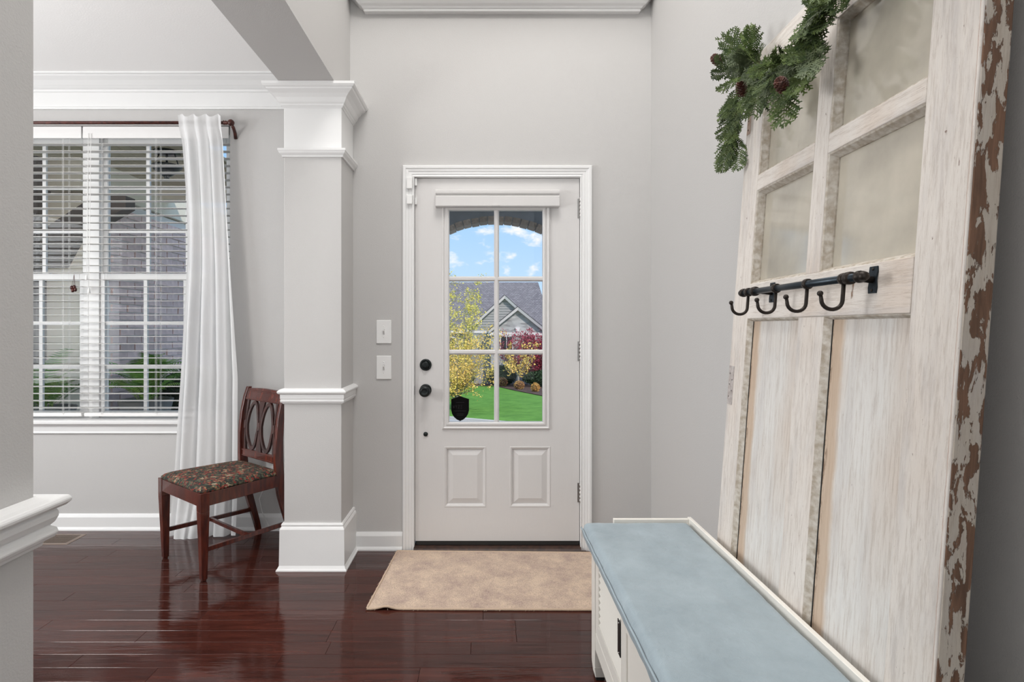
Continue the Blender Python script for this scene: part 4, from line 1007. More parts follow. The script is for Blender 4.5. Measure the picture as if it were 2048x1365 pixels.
# garland
def cedar_mat(name, a, b):
    return pbr(name, a, .6, col2=b, vscale=35, rand=.25, spec=.3)
ced = [cedar_mat('cedar_green', (.105, .145, .040), (.04, .07, .025)), cedar_mat('cedar_light', (.16, .22, .06), (.09, .14, .045)), cedar_mat('cedar_grey', (.14, .17, .09), (.07, .095, .05))]
twig = pbr('twig_brown', (.10, .055, .03), .8)
conem = pbr('pine_cone_brown', (.12, .035, .02), .6, col2=(.05, .018, .012), vscale=50)
def sprig_mesh(seed, Ln, mat):
    r = random.Random(seed); m = MB()
    def blade(p, d, n_, l, w):
        q = p + d * l; mid = p + d * l * .55; s = d.cross(n_).normalized()
        m.add([p - s * w * .6, p + s * w * .6, mid + s * w + n_ * w * .3, q, mid - s * w + n_ * w * .3, mid - n_ * w * .5], [(0, 1, 2, 4), (4, 2, 3), (0, 5, 1), (1, 5, 2), (2, 5, 3), (3, 5, 4), (4, 5, 0)])
    nrm = Vector((0, -1, 0)); p = Vector((0, 0, 0)); d = Vector((0, 0, 1)); N = 15; step = Ln / N; spine = [p.copy()]
    for i in range(N):
        d = (d + Vector((r.uniform(-.10, .10), r.uniform(-.12, .10), 0))).normalized(); p = p + d * step; spine.append(p.copy())
        t = (i + 1) / N
        for sgn in (-1, 1):
            if r.random() < .12: continue
            bl_ = Ln * .34 * (math.sin(math.pi * min(1, (t * .82 + .16))) ** .7) * r.uniform(.7, 1.15)
            bd = (d * .85 + Vector((sgn * 1.0, r.uniform(-.35, .25), 0))).normalized()
            K = max(2, int(bl_ / .0075)); q = p.copy()
            for k in range(K):
                seg = bl_ / K; bd = (bd + d * .07).normalized(); q2 = q + bd * seg
                blade(q, bd, nrm, seg * 1.5, .0021)
                if k >= 0:
                    for s2 in (-1, 1):
                        sd = (bd * .9 + bd.cross(nrm) * s2 * .9 + Vector((0, r.uniform(-.3, .3), 0))).normalized()
                        blade(q2, sd, nrm, .0125 * r.uniform(.6, 1.2) * (1 - .4 * k / K), .0018)
                q = q2
    m.tube(spine, [.0016 * (1 - .6 * i / N) for i in range(N + 1)], 4, cap=False)
    return m.mesh('cedar_sprig', mat)
sprigs = [sprig_mesh(10 + i, L_n, ced[c]) for i, (L_n, c) in enumerate([(.12, 0), (.10, 0), (.14, 0), (.11, 1), (.09, 1), (.12, 2), (.10, 2), (.15, 0)])]
G0 = Vector((.30, -.03, 1.98))
gar = thing('cedar_garland', 'green cedar garland with pine cones draped over the top of the old door', 'garland', mat=Mdoor @ Matrix.Translation(G0)); OFF[gar] = G0
path = [(-.022, -.025, 1.86), (-.020, -.03, 1.92), (-.015, -.035, 2.00), (.01, -.035, 2.06), (.07, -.035, 2.085), (.13, -.04, 2.05), (.21, -.045, 2.00), (.30, -.045, 1.965), (.39, -.045, 1.935), (.46, -.045, 1.945), (.51, -.04, 2.00), (.55, -.035, 2.06), (.60, -.03, 2.11), (.68, -.03, 2.10), (.76, -.035, 2.05), (.84, -.03, 2.07), (.91, -.03, 2.12)]
MB().tube(path, .004, 6).build('stem', twig, gar)
PV_ = [Vector(p) for p in path]
def sprig(base, direction, face, k, sc=1.0):
    o = D.objects.new('cedar_sprig', sprigs[k % len(sprigs)]); COL.objects.link(o); o.parent = gar
    z = Vector(direction).normalized(); y = -Vector(face); y = (y - z * y.dot(z)).normalized(); x = y.cross(z)
    M = Matrix(((x.x, y.x, z.x, 0), (x.y, y.y, z.y, 0), (x.z, y.z, z.z, 0), (0, 0, 0, 1)))
    o.matrix_local = Matrix.Translation(Vector(base) - G0) @ M @ Matrix.Scale(sc, 4)
rg = random.Random(5)
for i in range(len(PV_) - 1):
    a, b = PV_[i], PV_[i + 1]
    cnt = 3 if i < 3 else 8
    if i >= 12: cnt = 4
    for j in range(cnt):
        q = (j + rg.random()) / cnt; p = a.lerp(b, q)
        if i < 3:
            dr = Vector((rg.uniform(-.35, .25), rg.uniform(-.5, .1), rg.uniform(-1.2, -.3)))
        elif i < 5:
            dr = Vector((rg.uniform(-.4, .8), rg.uniform(-.6, .2), rg.uniform(-1.0, .5)))
        else:
            dr = Vector((rg.uniform(-.8, .8), rg.uniform(-.7, .0), rg.uniform(-1.5, .15)))
        p = p + Vector((0, rg.uniform(-.015, .01), 0))
        # keep sprigs clear of the door's front face
        if dr.y > -.05 and p.x > 0: dr.y = -.12
        sprig(p, dr, (.7 + rg.uniform(-.5, .5), -.8, -.3 + rg.uniform(-.5, .5)), rg.randrange(8), rg.uniform(.65, .9))
# long hanging sprigs seen over the left pane and left of the door
for (u, v_, du, dv, k, sc) in ((.20, 1.99, -.1, -1, 2, 1.1), (.155, 2.0, .0, -1, 3, 1.05), (.33, 1.93, .25, -1, 7, 1.15), (.36, 1.90, .1, -1, 0, .8), (.46, 1.90, .05, -1, 4, 1.2), (.50, 1.93, .15, -1, 5, 1.0), (.05, 1.96, -.2, -1, 0, .9),
                               (-.02, 1.90, -.10, -1, 7, .95), (-.022, 1.84, -.05, -1, 2, .7), (-.018, 1.96, -.3, -1, 0, .8), (.09, 2.08, .15, 1, 3, .8), (.0, 2.08, -.3, .5, 5, .7), (.57, 2.02, .3, -1, 1, .9), (.70, 2.04, .1, -1, 0, .95), (.76, 2.0, .2, -1, 3, .9), (.66, 2.05, -.1, -1, 2, .9)):
    sprig((u, -.05, v_), (du, -.12, dv), (.8, -.7, -.3), k, sc)
def cone_mesh():
    m = MB(); g = math.pi * (3 - math.sqrt(5)); n = 62
    m.ball((0, 0, 0), .010, 10, sq=(1, 1, 1.5))
    for i in range(n):
        t = i / n; h = -.019 + .038 * t; rr_ = .0145 * math.sin(math.pi * (.12 + .80 * t)) ** .6; q = i * g
        d = Vector((math.cos(q), math.sin(q), .35 + t * .5)).normalized(); s = Vector((-math.sin(q), math.cos(q), 0)); c = Vector((0, 0, h))
        p = c + d * rr_ * .4; e = c + d * (rr_ + .004); u = d.cross(s).normalized()
        m.add([p - s * .002, p + s * .002, e + s * .0045, e + d * .0018, e - s * .0045, e + u * .0016], [(0, 1, 2, 4), (4, 2, 3), (0, 5, 1), (1, 5, 2), (2, 5, 3), (3, 5, 4), (4, 5, 0)])
    return m.mesh('pine_cone', conem)
cme = cone_mesh()
for (u, w_, v_, rx, ry) in ((-.015, -.105, 2.115, 1.2, .5), (.225, -.115, 1.915, .4, .2), (.452, -.105, 1.832, 1.0, .9)):
    o = D.objects.new('pine_cone', cme); COL.objects.link(o); o.parent = gar; o.location = Vector((u, w_, v_)) - G0; o.rotation_euler = (rx, ry, .3)

# ------------------------------------------------------------ outside: porch
porchm = pbr('porch_concrete', (.40, .37, .34), .8)
beadb = pbr('porch_ceiling_board', (.50, .42, .28), .7, var=.15)
creamm = pbr('cream_trim', (.84, .76, .62), .7)
tauped = pbr('dark_taupe_wood', (.13, .105, .09), .8)
stucco = pbr('grey_stucco', (.20, .21, .23), .9, var=.2, vscale=10)
struct(MB().box(-3.3, 2.2, 3.31, 6.3, -.30, -.03), 'porch_floor', porchm, 'concrete porch outside the front door', 'porch')
pc = thing('porch_ceiling', 'brown boarded porch ceiling seen through the blinds', 'ceiling', (-1.2, 4.9, 2.55), kind='structure'); OFF[pc] = Vector((-1.2, 4.9, 2.55))
bme = MB().box(-.045, .045, -.89, .89, 0, .02).mesh('board', beadb)
x = -4.55
while x < -2.15:
    o = D.objects.new('board', bme); COL.objects.link(o); o.parent = pc; o.location = Vector((x + .047, 4.54, 2.55)) - OFF[pc]
    x += .094
MB().box(-4.6, -2.08, 3.65, 5.45, 2.572, 2.60).build('deck', beadb, pc)
struct(MB().box(-0.88, 1.7, 3.31, 6.2, 2.55, 2.60), 'entry_ceiling', beadb, 'boarded ceiling over the entry just outside the door', 'ceiling')
# arch wall on the front of the porch
aw = thing('porch_arch', 'brick-lined porch arch framing the view through the door glass', 'arch', (.125, 6.1, -.03), kind='structure'); OFF[aw] = Vector((.125, 6.1, -.03))
AX, AZ, AR = .125, 1.150, 1.215
m = MB(); n = 40; v = []
for y in (6.00, 6.20):
    for i in range(n + 1):
        q = math.pi * i / n; v.append((AX + AR * math.cos(q), y, AZ + AR * math.sin(q)))
    for i in range(n + 1):
        q = math.pi * i / n; v.append((AX + 1.5 * math.cos(q), y, max(AZ, min(2.55, AZ + 2.4 * math.sin(q)))))
k = 2 * (n + 1); f = []
for i in range(n):
    f += [(i, i + 1, n + 1 + i + 1, n + 1 + i), (k + i, k + n + 1 + i, k + n + 2 + i, k + i + 1), (i, k + i, k + i + 1, i + 1)]
m.add(v, f)
m.box(AX - 1.5, AX - AR, 6.0, 6.2, -.03, AZ).box(AX + AR, AX + 1.5, 6.0, 6.2, -.03, AZ)
m.build('arch_wall', stucco, aw)
brickm = pbr('arch_brick', (.34, .27, .22), .85, var=.4, vscale=30, rand=.2, bump=.002, bscale=60)
nb = 44
bq = math.pi / nb
bm_ = MB().box(-.0395, .0395, -.105, .105, -.055, 0).mesh('brick', brickm)
for i in range(nb):
    q = (i + .5) * bq; o = D.objects.new('brick', bm_); COL.objects.link(o); o.parent = aw
    rr = AR + .045 - (.004 if i % 3 == 0 else 0)
    o.location = Vector((AX + rr * math.cos(q), 6.10 + rnd.uniform(-.006, .006), AZ + rr * math.sin(q))) - OFF[aw]; o.rotation_euler = (0, -(q - math.pi / 2), 0)

# brick side wall seen through the blinds
bw = thing('brick_wall', 'pinkish brick side wall outside the dining room window', 'wall', (-3.2, 6.2, -.3), kind='structure'); OFF[bw] = Vector((-3.2, 6.2, -.3))
mortar = pbr('mortar', (.80, .77, .74), .9)
MB().box(-3.45, -3.088, 4.60, 9.5, -.3, 2.30).build('mortar_bed', mortar, bw)
pinkb = pbr('pink_brick', (.86, .65, .60), .85, col2=(.74, .55, .51), vscale=18, rand=.16, bump=.004, bscale=45)
brme = [MB().hexa([(0, -.096, -.0285), (.020, -.096, -.0285), (.020 + r1, .096, -.0285), (0, .096, -.0285)], [(0, -.096, .0285), (.022 - r1, -.096, .0285), (.020, .096, .0285), (0, .096, .0285)]).mesh('brick', pinkb) for r1 in (.0, .003, -.002, .004)]
CH = .0675; far = MB(); cnt = 0
for cidx in range(34):
    z = -.02 + cidx * CH; yb = 4.70 + (.1 if cidx % 2 else 0)
    for k in range(24):
        y = yb + k * .203
        if y > 9.4: break
        dx = rnd.uniform(-.004, .003)
        if y < 7.1 and z > .62 and cnt < 296:
            o = D.objects.new('brick', brme[rnd.randrange(4)]); COL.objects.link(o); o.parent = bw
            o.location = Vector((-3.092 + dx, y, z)) - OFF[bw]; o.rotation_euler = (0, 0, rnd.uniform(-.02, .02)); cnt += 1
        else: far.box(-3.09, -3.072 + dx, y - .096, y + .096, z - .0285, z + .0285)
far.build('distant_bricks', pinkb, bw, kind='stuff')
fb = thing('porch_beam', 'cream porch beam and frieze above the brick wall', 'beam', (-2.6, 5.6, 2.2), kind='structure'); OFF[fb] = Vector((-2.6, 5.6, 2.2))
MB().box(-3.47, -3.05, 4.45, 9.5, 2.31, 2.56).build('frieze_board', creamm, fb)
MB().box(-4.7, -2.08, 5.35, 5.50, 2.44, 2.57).build('header', creamm, fb)
cp = MB().box(-3.52, -3.10, 4.45, 4.59, -.3, 2.28)
struct(cp, 'porch_pier', creamm, 'cream boarded pier at the corner of the brick wall', 'pier', bevel=.01)
pp = thing('porch_post', 'dark taupe porch post with diagonal brace outside the window', 'post', (-3.55, 4.35, -.3), kind='structure'); OFF[pp] = Vector((-3.55, 4.35, -.3))
MB().box(-3.75, -3.42, 4.35, 4.50, -.3, 2.55).build('post', tauped, pp, bevel=.006)
MB().prism([(-3.42, 1.70), (-3.42, 1.98), (-3.0, 2.25), (-2.76, 2.25), (-2.76, 2.16), (-2.95, 2.05), (-3.15, 1.88), (-3.25, 1.70)], 'y', 4.38, 4.50).build('brace', tauped, pp)
# lantern
ln = thing('porch_light', 'dark semi-flush porch light hanging outside the right window', 'lamp', (-2.37, 4.25, 2.33)); OFF[ln] = Vector((-2.37, 4.25, 2.33))
MB().lathe([(.09, 2.55), (.095, 2.535), (.02, 2.525)], (-2.37, 4.25, 0), 'z', 20).build('canopy', blackm, ln)
m = MB().tube([(-2.37, 4.25, 2.53), (-2.37, 4.25, 2.45)], .008, 8)
for s in (-1, 1): m.tube([(-2.37 + s * .06, 4.25, 2.53), (-2.37 + s * .085, 4.25, 2.45), (-2.37 + s * .075, 4.25, 2.43)], .005, 6)
m.build('arms', blackm, ln)
MB().lathe([(.10, 2.445), (.105, 2.435), (.085, 2.405), (.045, 2.375), (.015, 2.355), (.02, 2.345), (.008, 2.33)], (-2.37, 4.25, 0), 'z', 24).build('bowl', blackm, ln)

# ferns
fernm = pbr('fern_green', (.26, .50, .08), .6, col2=(.13, .32, .06), vscale=12, rand=.25)
ferny = pbr('fern_yellow_green', (.50, .62, .16), .6, col2=(.28, .46, .10), vscale=12, rand=.2)
def frond_mesh(seed, Ln, mat):
    r = random.Random(seed); m = MB(); N = 22; p = Vector((0, 0, 0)); ang = R(r.uniform(62, 82)); prev = p.copy(); pts = [p.copy()]
    for i in range(N):
        t = i / N; ang -= R(r.uniform(2.2, 5.0)) * (.4 + t * 1.1)
        d = Vector((math.cos(ang), 0, math.sin(ang))); p = p + d * Ln / N; pts.append(p.copy())
        w = Ln * .17 * math.sin(math.pi * (.08 + .90 * (1 - t) ** .8)) ** .8
        for s in (-1, 1):
            tip = p + Vector((0, s * w, 0)) + d * w * .30 + Vector((0, 0, -.12 * w)); a = p - d * Ln / N * .33; b = p + d * Ln / N * .36
            m.add([a, b, (b + tip) / 2 + d * .003, tip, (a + tip) / 2 - d * .002], [(0, 1, 2, 4), (4, 2, 3)])
    m.tube(pts, .0016, 3, cap=False)
    return m.mesh('frond', mat)
fronds = [frond_mesh(40 + i, L_n, mt) for i, (L_n, mt) in enumerate([(.42, fernm), (.50, fernm), (.38, ferny), (.46, fernm), (.34, ferny), (.52, fernm)])]
potm = pbr('grey_planter', (.20, .19, .18), .7)
def fern(x, y, z, n, lab, sd, up=0):
    r = random.Random(sd)
    t = thing('potted_fern', lab, 'plant', (x, y, -.03)); OFF[t] = Vector((x, y, -.03))
    MB().lathe([(.10, -.03), (.12, .0), (.07, .05), (.07, z - .30), (.16, z - .12), (.19, z), (.17, z), (.16, z - .02)], (x, y, 0), 'z', 20).build('planter', potm, t)
    for i in range(n):
        o = D.objects.new('frond', fronds[r.randrange(6)]); COL.objects.link(o); o.parent = t
        o.location = Vector((x + r.uniform(-.06, .06), y + r.uniform(-.06, .06), z)) - OFF[t]
        o.rotation_euler = (r.uniform(-.25, .25), r.uniform(-.55, .35) - up, i * 2.4 + r.uniform(-.3, .3)); s = r.uniform(.7, 1.05); o.scale = (s, s, s)
fern(-2.60, 4.38, .68, 60, 'lush green fern outside the right half of the window', 3)
fern(-3.16, 4.10, .66, 24, 'thinner fern outside the left half of the window', 8)
# shrub hugging the brick wall
def leaf_cloud(pts_fn, n, size, mat, name, parent, seed, aspect=.55):
    r = random.Random(seed); m = MB(); vs_ = []; fs_ = []
    for i in range(n):
        c = pts_fn(r)
        if c is None: continue
        d = Vector((r.gauss(0, 1), r.gauss(0, 1), r.gauss(0, .7))).normalized(); u = d.orthogonal().normalized(); q = r.uniform(0, 6.28)
        s = (u * math.cos(q) + d.cross(u) * math.sin(q)); l = size * r.uniform(.6, 1.2); b = len(vs_)
        vs_ += [c - d * l * .5, c + s * l * aspect * .5, c + d * l * .5, c - s * l * aspect * .5]; fs_.append((b, b + 1, b + 2, b + 3))
    m.add(vs_, fs_)
    return m.build(name, mat, parent, kind='stuff')
darkleaf = pbr('dark_green_leaf', (.035, .085, .022), .6, col2=(.015, .04, .012), vscale=8)
s1 = thing('boxwood_shrub', 'dark green shrub behind the ferns along the brick wall', 'shrub', (-2.75, 5.0, -.3)); OFF[s1] = Vector((-2.75, 5.0, -.3))
def shp(r):
    q = Vector((r.gauss(0, 1), r.gauss(0, 1), r.gauss(0, 1))).normalized() * r.uniform(.75, 1) 
    return Vector((-2.62 + .42 * q.x, 5.05 + .50 * q.y, .30 + .58 * q.z))
leaf_cloud(shp, 9000, .05, darkleaf, 'foliage', s1, 2)
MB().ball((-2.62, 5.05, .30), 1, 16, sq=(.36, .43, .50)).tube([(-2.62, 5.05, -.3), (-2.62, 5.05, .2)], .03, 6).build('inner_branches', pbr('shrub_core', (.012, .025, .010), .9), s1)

# ------------------------------------------------------------ outside: yard and the house across the street
def grass_mat():
    m, N, L, out = nmat('lawn_grass')
    p = N.new('ShaderNodeBsdfPrincipled'); L.new(p.outputs[0], out.inputs[0]); p.inputs['Roughness'].default_value = .9; p.inputs['Specular IOR Level'].default_value = .1
    tc = N.new('ShaderNodeTexCoord')
    n1 = N.new('ShaderNodeTexNoise'); n1.inputs['Scale'].default_value = 1.6; n1.inputs['Detail'].default_value = 12; n1.inputs['Roughness'].default_value = .8; L.new(tc.outputs['Object'], n1.inputs['Vector'])
    r = N.new('ShaderNodeValToRGB'); r.color_ramp.elements[0].position = .34; r.color_ramp.elements[0].color = (.075, .20, .03, 1); r.color_ramp.elements[1].position = .68; r.color_ramp.elements[1].color = (.19, .40, .07, 1)
    L.new(n1.outputs['Fac'], r.inputs[0]); L.new(r.outputs[0], p.inputs['Base Color'])
    return m
def ground_h(y): return -1.16 - (y - 14) * .067 if y > 14 else (-.30 - (y - 6.3) * .112)
m = MB(); v = []
for y in (6.2, 14.0, 20, 26, 32, 37.0, 60):
    v += [(-40, y, ground_h(y)), (40, y, ground_h(y))]
m.add(v, [(2 * i, 2 * i + 1, 2 * i + 3, 2 * i + 2) for i in range(6)])
struct(m, 'lawn', grass_mat(), 'bright green lawn sloping away across the street', 'lawn')
def dl(y): return (14.3 - y) / .9
m = MB(); v = []
for y in (6.2, 10, 14.0, 20, 30): v += [(-40, y, ground_h(y) + .03), (dl(y), y, ground_h(y) + .03)]
m.add(v, [(2 * i, 2 * i + 1, 2 * i + 3, 2 * i + 2) for i in range(4)])
struct(m, 'driveway', pbr('pale_concrete', (.52, .50, .47), .9, var=.1), 'pale concrete driveway in front of the porch', 'driveway')
m = MB(); ys = (7, 10, 14.0, 20, 30)
for a_, b_2 in zip(ys, ys[1:]):
    za, zb = ground_h(a_), ground_h(b_2)
    m.hexa([(dl(a_), a_, za - .1), (dl(a_) + .2, a_, za - .1), (dl(b_2) + .2, b_2, zb - .1), (dl(b_2), b_2, zb - .1)], [(dl(a_), a_, za + .09), (dl(a_) + .2, a_, za + .09), (dl(b_2) + .2, b_2, zb + .09), (dl(b_2), b_2, zb + .09)])
struct(m, 'curb', pbr('curb_concrete', (.66, .62, .56), .9), 'pale concrete curb along the lawn', 'curb')
struct(MB().add([(-8, 41.5, ground_h(41.5) + .03), (.77, 40.0, ground_h(40) + .03), (1.7, 33, ground_h(33) + .03), (2.9, 26, ground_h(26) + .03), (9, 20, ground_h(20) + .03), (14, 46, ground_h(46) + .03), (-8, 46, ground_h(46) + .03)], [(0, 1, 6), (1, 5, 6), (1, 2, 5), (2, 3, 5), (3, 4, 5)]), 'mulch_bed', pbr('mulch', (.11, .055, .035), .95, var=.4, vscale=3), 'brown mulch bed in front of the neighbour house', 'garden bed')

hs = thing('neighbour_house', 'grey shingled house with stone gables across the street', 'house', (0, 45, ground_h(45))); OFF[hs] = Vector((0, 45, ground_h(45)))
def shingle_mat():
    m, N, L, out = nmat('grey_shingles')
    p = N.new('ShaderNodeBsdfPrincipled'); L.new(p.outputs[0], out.inputs[0]); p.inputs['Roughness'].default_value = .9
    tc = N.new('ShaderNodeTexCoord'); b = N.new('ShaderNodeTexBrick'); b.inputs['Scale'].default_value = 2.2; L.new(tc.outputs['Object'], b.inputs['Vector'])
    sep = N.new('ShaderNodeSeparateXYZ'); cb = N.new('ShaderNodeCombineXYZ'); L.new(tc.outputs['Object'], sep.inputs[0]); L.new(sep.outputs['X'], cb.inputs[0]); L.new(sep.outputs['Z'], cb.inputs[1]); L.new(cb.outputs[0], b.inputs['Vector'])
    b.inputs['Color1'].default_value = (.27, .25, .26, 1); b.inputs['Color2'].default_value = (.17, .155, .165, 1); b.inputs['Mortar'].default_value = (.10, .09, .10, 1); b.inputs['Mortar Size'].default_value = .03
    L.new(b.outputs['Color'], p.inputs['Base Color'])
    return m
shm = shingle_mat()
stonem, N_, L_, out_ = nmat('far_stone')
p_ = N_.new('ShaderNodeBsdfPrincipled'); L_.new(p_.outputs[0], out_.inputs[0]); p_.inputs['Roughness'].default_value = .9
oi_ = N_.new('ShaderNodeTexCoord'); vo_ = N_.new('ShaderNodeTexVoronoi'); vo_.inputs['Scale'].default_value = 2.4; mp_ = N_.new('ShaderNodeMapping'); mp_.inputs['Scale'].default_value = (1, 1, 2.2); L_.new(oi_.outputs['Object'], mp_.inputs[0]); L_.new(mp_.outputs[0], vo_.inputs['Vector'])
rr_ = N_.new('ShaderNodeValToRGB'); rr_.color_ramp.elements[0].color = (.26, .24, .24, 1); rr_.color_ramp.elements[1].color = (.50, .48, .47, 1); sc_ = N_.new('ShaderNodeSeparateColor'); L_.new(vo_.outputs['Color'], sc_.inputs[0]); L_.new(sc_.outputs[0], rr_.inputs[0]); L_.new(rr_.outputs[0], p_.inputs['Base Color'])
sidem = pbr('gable_siding', (.33, .32, .31), .8)
whitem = pbr('far_white_trim', (.78, .71, .70), .7); darkw = pbr('far_window_glass', (.015, .018, .022), .15)
darktrim = pbr('dark_roof_edge', (.05, .045, .05), .8)
hb = ground_h(45) - .1
MB().add([(-14, 44, .95), (5.35, 44, .95), (4.75, 50, 5.2), (-14, 50, 5.2), (-14, 50.1, 5.2), (4.75, 50.1, 5.2), (6.0, 56, .9), (-14, 56, .9)], [(0, 1, 2, 3), (3, 2, 5, 4), (4, 5, 6, 7), (1, 2, 5, 6), (0, 1, 6, 7)]).build('roof', shm, hs)
MB().box(-14, 5.2, 44.3, 55.5, hb, .96).build('wall', stonem, hs)
MB().box(-14, 5.35, 43.95, 44.1, .78, .97).build('fascia', whitem, hs)
def gable(ax, az, hw, ez, y, wallmat, name):
    m = MB().add([(ax - hw, y, hb), (ax + hw, y, hb), (ax + hw, y, ez), (ax, y, az - .15), (ax - hw, y, ez), (ax - hw, y + 3, hb), (ax + hw, y + 3, hb), (ax + hw, y + 3, ez), (ax, y + 3, az - .15), (ax - hw, y + 3, ez)], [(0, 1, 2, 3, 4), (1, 6, 7, 2), (0, 4, 9, 5), (5, 9, 8, 7, 6)])
    m.build(name, wallmat, hs)
    o_ = .18; sl = (az - ez) / hw
    for s in (-1, 1):
        e = Vector((ax + s * (hw + o_), 0, ez - sl * o_)); a = Vector((ax, 0, az))
        MB().add([(a.x, y - .35, a.z), (e.x, y - .35, e.z), (e.x, y + 4, e.z), (a.x, y + 4, a.z), (a.x, y - .35, a.z - .10), (e.x, y - .35, e.z - .10), (e.x, y + 4, e.z - .10), (a.x, y + 4, a.z - .10)], [(0, 1, 2, 3), (4, 5, 6, 7), (0, 1, 5, 4), (1, 2, 6, 5), (2, 3, 7, 6), (3, 0, 4, 7)]).build('gable_roof', darktrim if name != 'x' else shm, hs)
        MB().add([(a.x, y - .38, a.z - .06), (e.x, y - .38, e.z - .06), (e.x, y - .30, e.z - .28), (a.x, y - .30, a.z - .30), (a.x, y - .02, a.z - .32), (e.x, y - .02, e.z - .30)], [(0, 1, 2, 3), (3, 2, 5, 4)]).build('rake_board', whitem, hs)
gable(1.585, 3.75, 2.75, 1.24, 44.0, sidem, 'siding_gable')
gable(2.53, 2.82, 2.02, 1.18, 43.0, stonem, 'stone_gable')
# shingle courses on the siding gable, as thin boards
m = MB()
for k in range(11):
    z = 1.3 + k * .2; hw = 2.75 * (3.5 - z) / (3.5 - 1.24)
    if hw > .1: m.box(1.585 - hw, 1.585 + hw, 43.96, 44.0, z, z + .02)
m.build('siding_courses', whitem, hs, kind='stuff')
MB().box(.3, 4.7, 42.9, 43.0, .62, .84).build('stone_ledge', whitem, hs)
MB().prism([(2.42, .84), (2.64, .84), (2.70, 1.22), (2.36, 1.22)], 'y', 42.88, 43.0).build('keystone', whitem, hs)
for (a, b, z0, z1, y) in ((1.2, 2.2, -.6, .62, 42.98), (2.9, 3.9, -.6, .62, 42.98), (-3.3, -2.2, -.9, .5, 44.28), (-1.7, -.6, -.9, .5, 44.28), (-.2, .35, -.9, .5, 44.28)):
    f_ = MB().box(a, b, y - .06, y + .02, z0, z1).build('window', whitem, hs)
    MB().box(a + .08, (a + b) / 2 - .03, y - .08, y - .05, z0 + .08, z1 - .08).box((a + b) / 2 + .03, b - .08, y - .08, y - .05, z0 + .08, z1 - .08).build('pane', darkw, f_)

barkm = pbr('grey_bark', (.33, .29, .25), .9)
def tree(name, label, x, y, h, spread, leafmat, nleaf, leafsize, seed, base=None, nb=14, trunk=.06, shape='v', bark=barkm, low=.3):
    r = random.Random(seed); z0 = ground_h(y) if base is None else base
    t = thing(name, label, 'tree', (x, y, z0)); OFF[t] = Vector((x, y, z0))
    m = MB(); tips = []; th = h * low
    m.tube([(x, y, z0), (x + .02, y, z0 + th * .6), (x, y, z0 + th)], [trunk, trunk * .8, trunk * .7], 7)
    for k in range(nb):
        q = k * 2.4 + r.uniform(-.4, .4); rr = spread * r.uniform(.35, 1); top = z0 + h * (r.uniform(.72, 1.02) if shape == 'v' else r.uniform(.5, 1.0))
        if shape == 'v': top -= rr * .25
        p0 = Vector((x, y, z0 + th * r.uniform(.5, 1))); p2 = Vector((x + rr * math.cos(q), y + rr * math.sin(q), top)); p1 = p0.lerp(p2, .45) + Vector((rr * .25 * math.cos(q), rr * .25 * math.sin(q), -.05 * h))
        pts = []
        for i in range(9):
            s = i / 8; pts.append(p0 * (1 - s) ** 2 + p1 * 2 * s * (1 - s) + p2 * s * s)
        m.tube(pts, [trunk * .5 * (1 - .85 * i / 8) for i in range(9)], 5, cap=False)
        for i in range(2, 9):
            for _ in range(3):
                d = Vector((r.gauss(0, 1), r.gauss(0, 1), r.gauss(.5, .8))).normalized() * spread * r.uniform(.12, .34)
                m.tube([pts[i], pts[i] + d], [trunk * .12, trunk * .04], 3, cap=False); tips.append((pts[i], pts[i] + d))
    m.build('trunk', bark, t)
    def fn(rn):
        a, b = tips[rn.randrange(len(tips))]
        return a.lerp(b, rn.uniform(.1, 1.15)) + Vector((rn.gauss(0, 1), rn.gauss(0, 1), rn.gauss(0, 1))) * spread * .045
    leaf_cloud(fn, nleaf, leafsize, leafmat, 'foliage', t, seed + 1, aspect=.8)
yel = pbr('yellow_leaf', (.85, .70, .13), .7, col2=(.60, .56, .12), vscale=3)
yel2 = pbr('orange_yellow_leaf', (.88, .68, .16), .7, col2=(.78, .50, .12), vscale=3)
redl = pbr('crimson_leaf', (.42, .035, .07), .7, col2=(.26, .02, .05), vscale=2)
orl = pbr('russet_leaf', (.42, .20, .09), .8, col2=(.55, .33, .10), vscale=4)
tree('yellow_tree', 'airy yellow-leaved young tree seen through the left door panes', -.95, 20, 4.7, 1.15, yel, 8000, .062, 11, nb=24, trunk=.035, low=.12)
tree('golden_tree', 'low golden leafy tree spreading into the lower left door pane', -.90, 18.5, 2.7, 1.45, yel2, 9500, .060, 17, nb=26, trunk=.04, low=.22, shape='o')
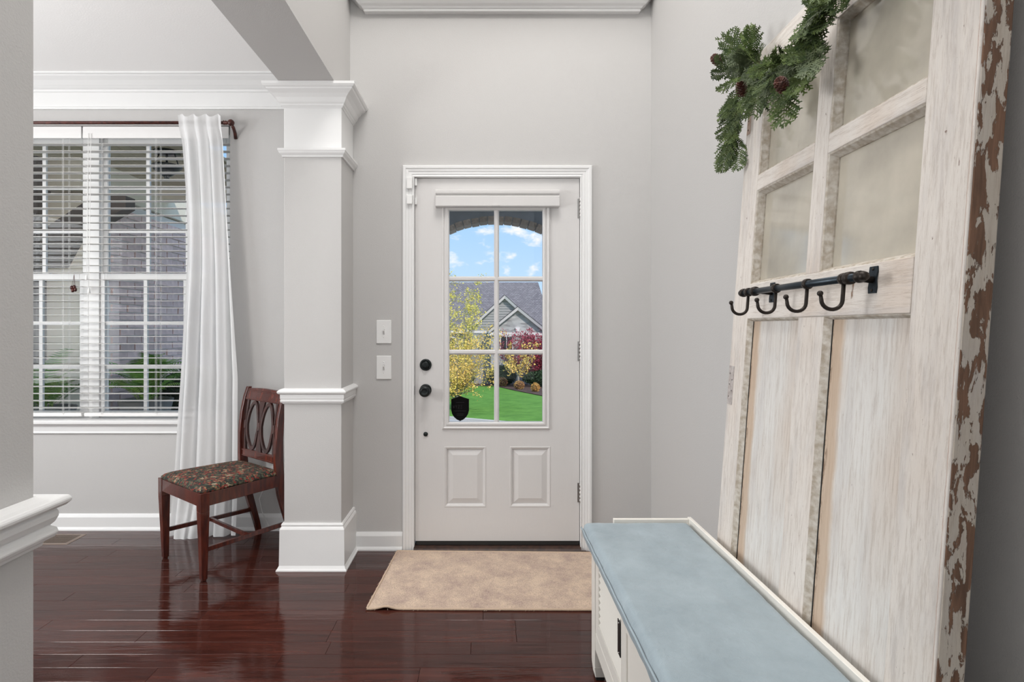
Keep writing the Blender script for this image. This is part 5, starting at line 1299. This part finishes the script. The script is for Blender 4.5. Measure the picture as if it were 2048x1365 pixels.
tree('small_yellow_tree', 'small yellow tree with pale forked trunk before the stone gable', 2.24, 37.5, 2.9, 1.35, yel2, 1500, .13, 23, nb=10, trunk=.09, shape='o', low=.38)
tree('red_maple', 'crimson japanese maple in front of the stone gable', 3.5, 40.0, 3.9, 2.4, redl, 14000, .12, 29, nb=30, trunk=.10, shape='o', low=.3)
def bush(name, label, x, y, rx, ry, rz, mat, n, size, seed, core):
    z0 = ground_h(y); t = thing(name, label, 'shrub', (x, y, z0)); OFF[t] = Vector((x, y, z0))
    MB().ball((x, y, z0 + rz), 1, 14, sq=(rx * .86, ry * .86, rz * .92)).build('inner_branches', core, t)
    def fn(r):
        q = Vector((r.gauss(0, 1), r.gauss(0, 1), r.gauss(0, 1))).normalized(); return Vector((x + q.x * rx * r.uniform(.85, 1.05), y + q.y * ry * r.uniform(.85, 1.05), z0 + rz + q.z * rz * r.uniform(.88, 1.06)))
    leaf_cloud(fn, n, size, mat, 'foliage', t, seed)
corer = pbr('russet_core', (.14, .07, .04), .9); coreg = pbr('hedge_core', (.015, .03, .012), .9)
bush('russet_bush', 'rounded russet bush at the foot of the small yellow tree', 2.10, 34.0, .32, .32, .27, orl, 700, .08, 41, corer)
bush('orange_bush', 'rounded orange bush at the right end of the mulch bed', 2.80, 31.0, .23, .23, .25, pbr('orange_leaf', (.60, .30, .08), .8, col2=(.65, .45, .14), vscale=5), 600, .10, 43, corer)
bush('russet_bush', 'low russet bush left of the small yellow tree', 1.25, 39.0, .36, .36, .32, orl, 600, .10, 45, corer)
bush('evergreen_hedge', 'long dark green hedge before the stone wall', 4.6, 38.0, 2.0, .6, .60, darkleaf, 5000, .12, 47, coreg)
bush('evergreen_hedge', 'dark green hedge left of the small yellow tree trunk', 1.25, 41.0, 1.1, .5, .72, darkleaf, 3000, .12, 49, coreg)
bush('evergreen_hedge', 'dark hedge below the house windows behind the yellow tree', -2.2, 42.0, 1.6, .7, .65, darkleaf, 3000, .12, 51, coreg)
tree('distant_tree', 'sparse dark tree beyond the right end of the roof', 6.3, 58, 7.6, 1.6, darkleaf, 1500, .18, 61, nb=12, trunk=.12)
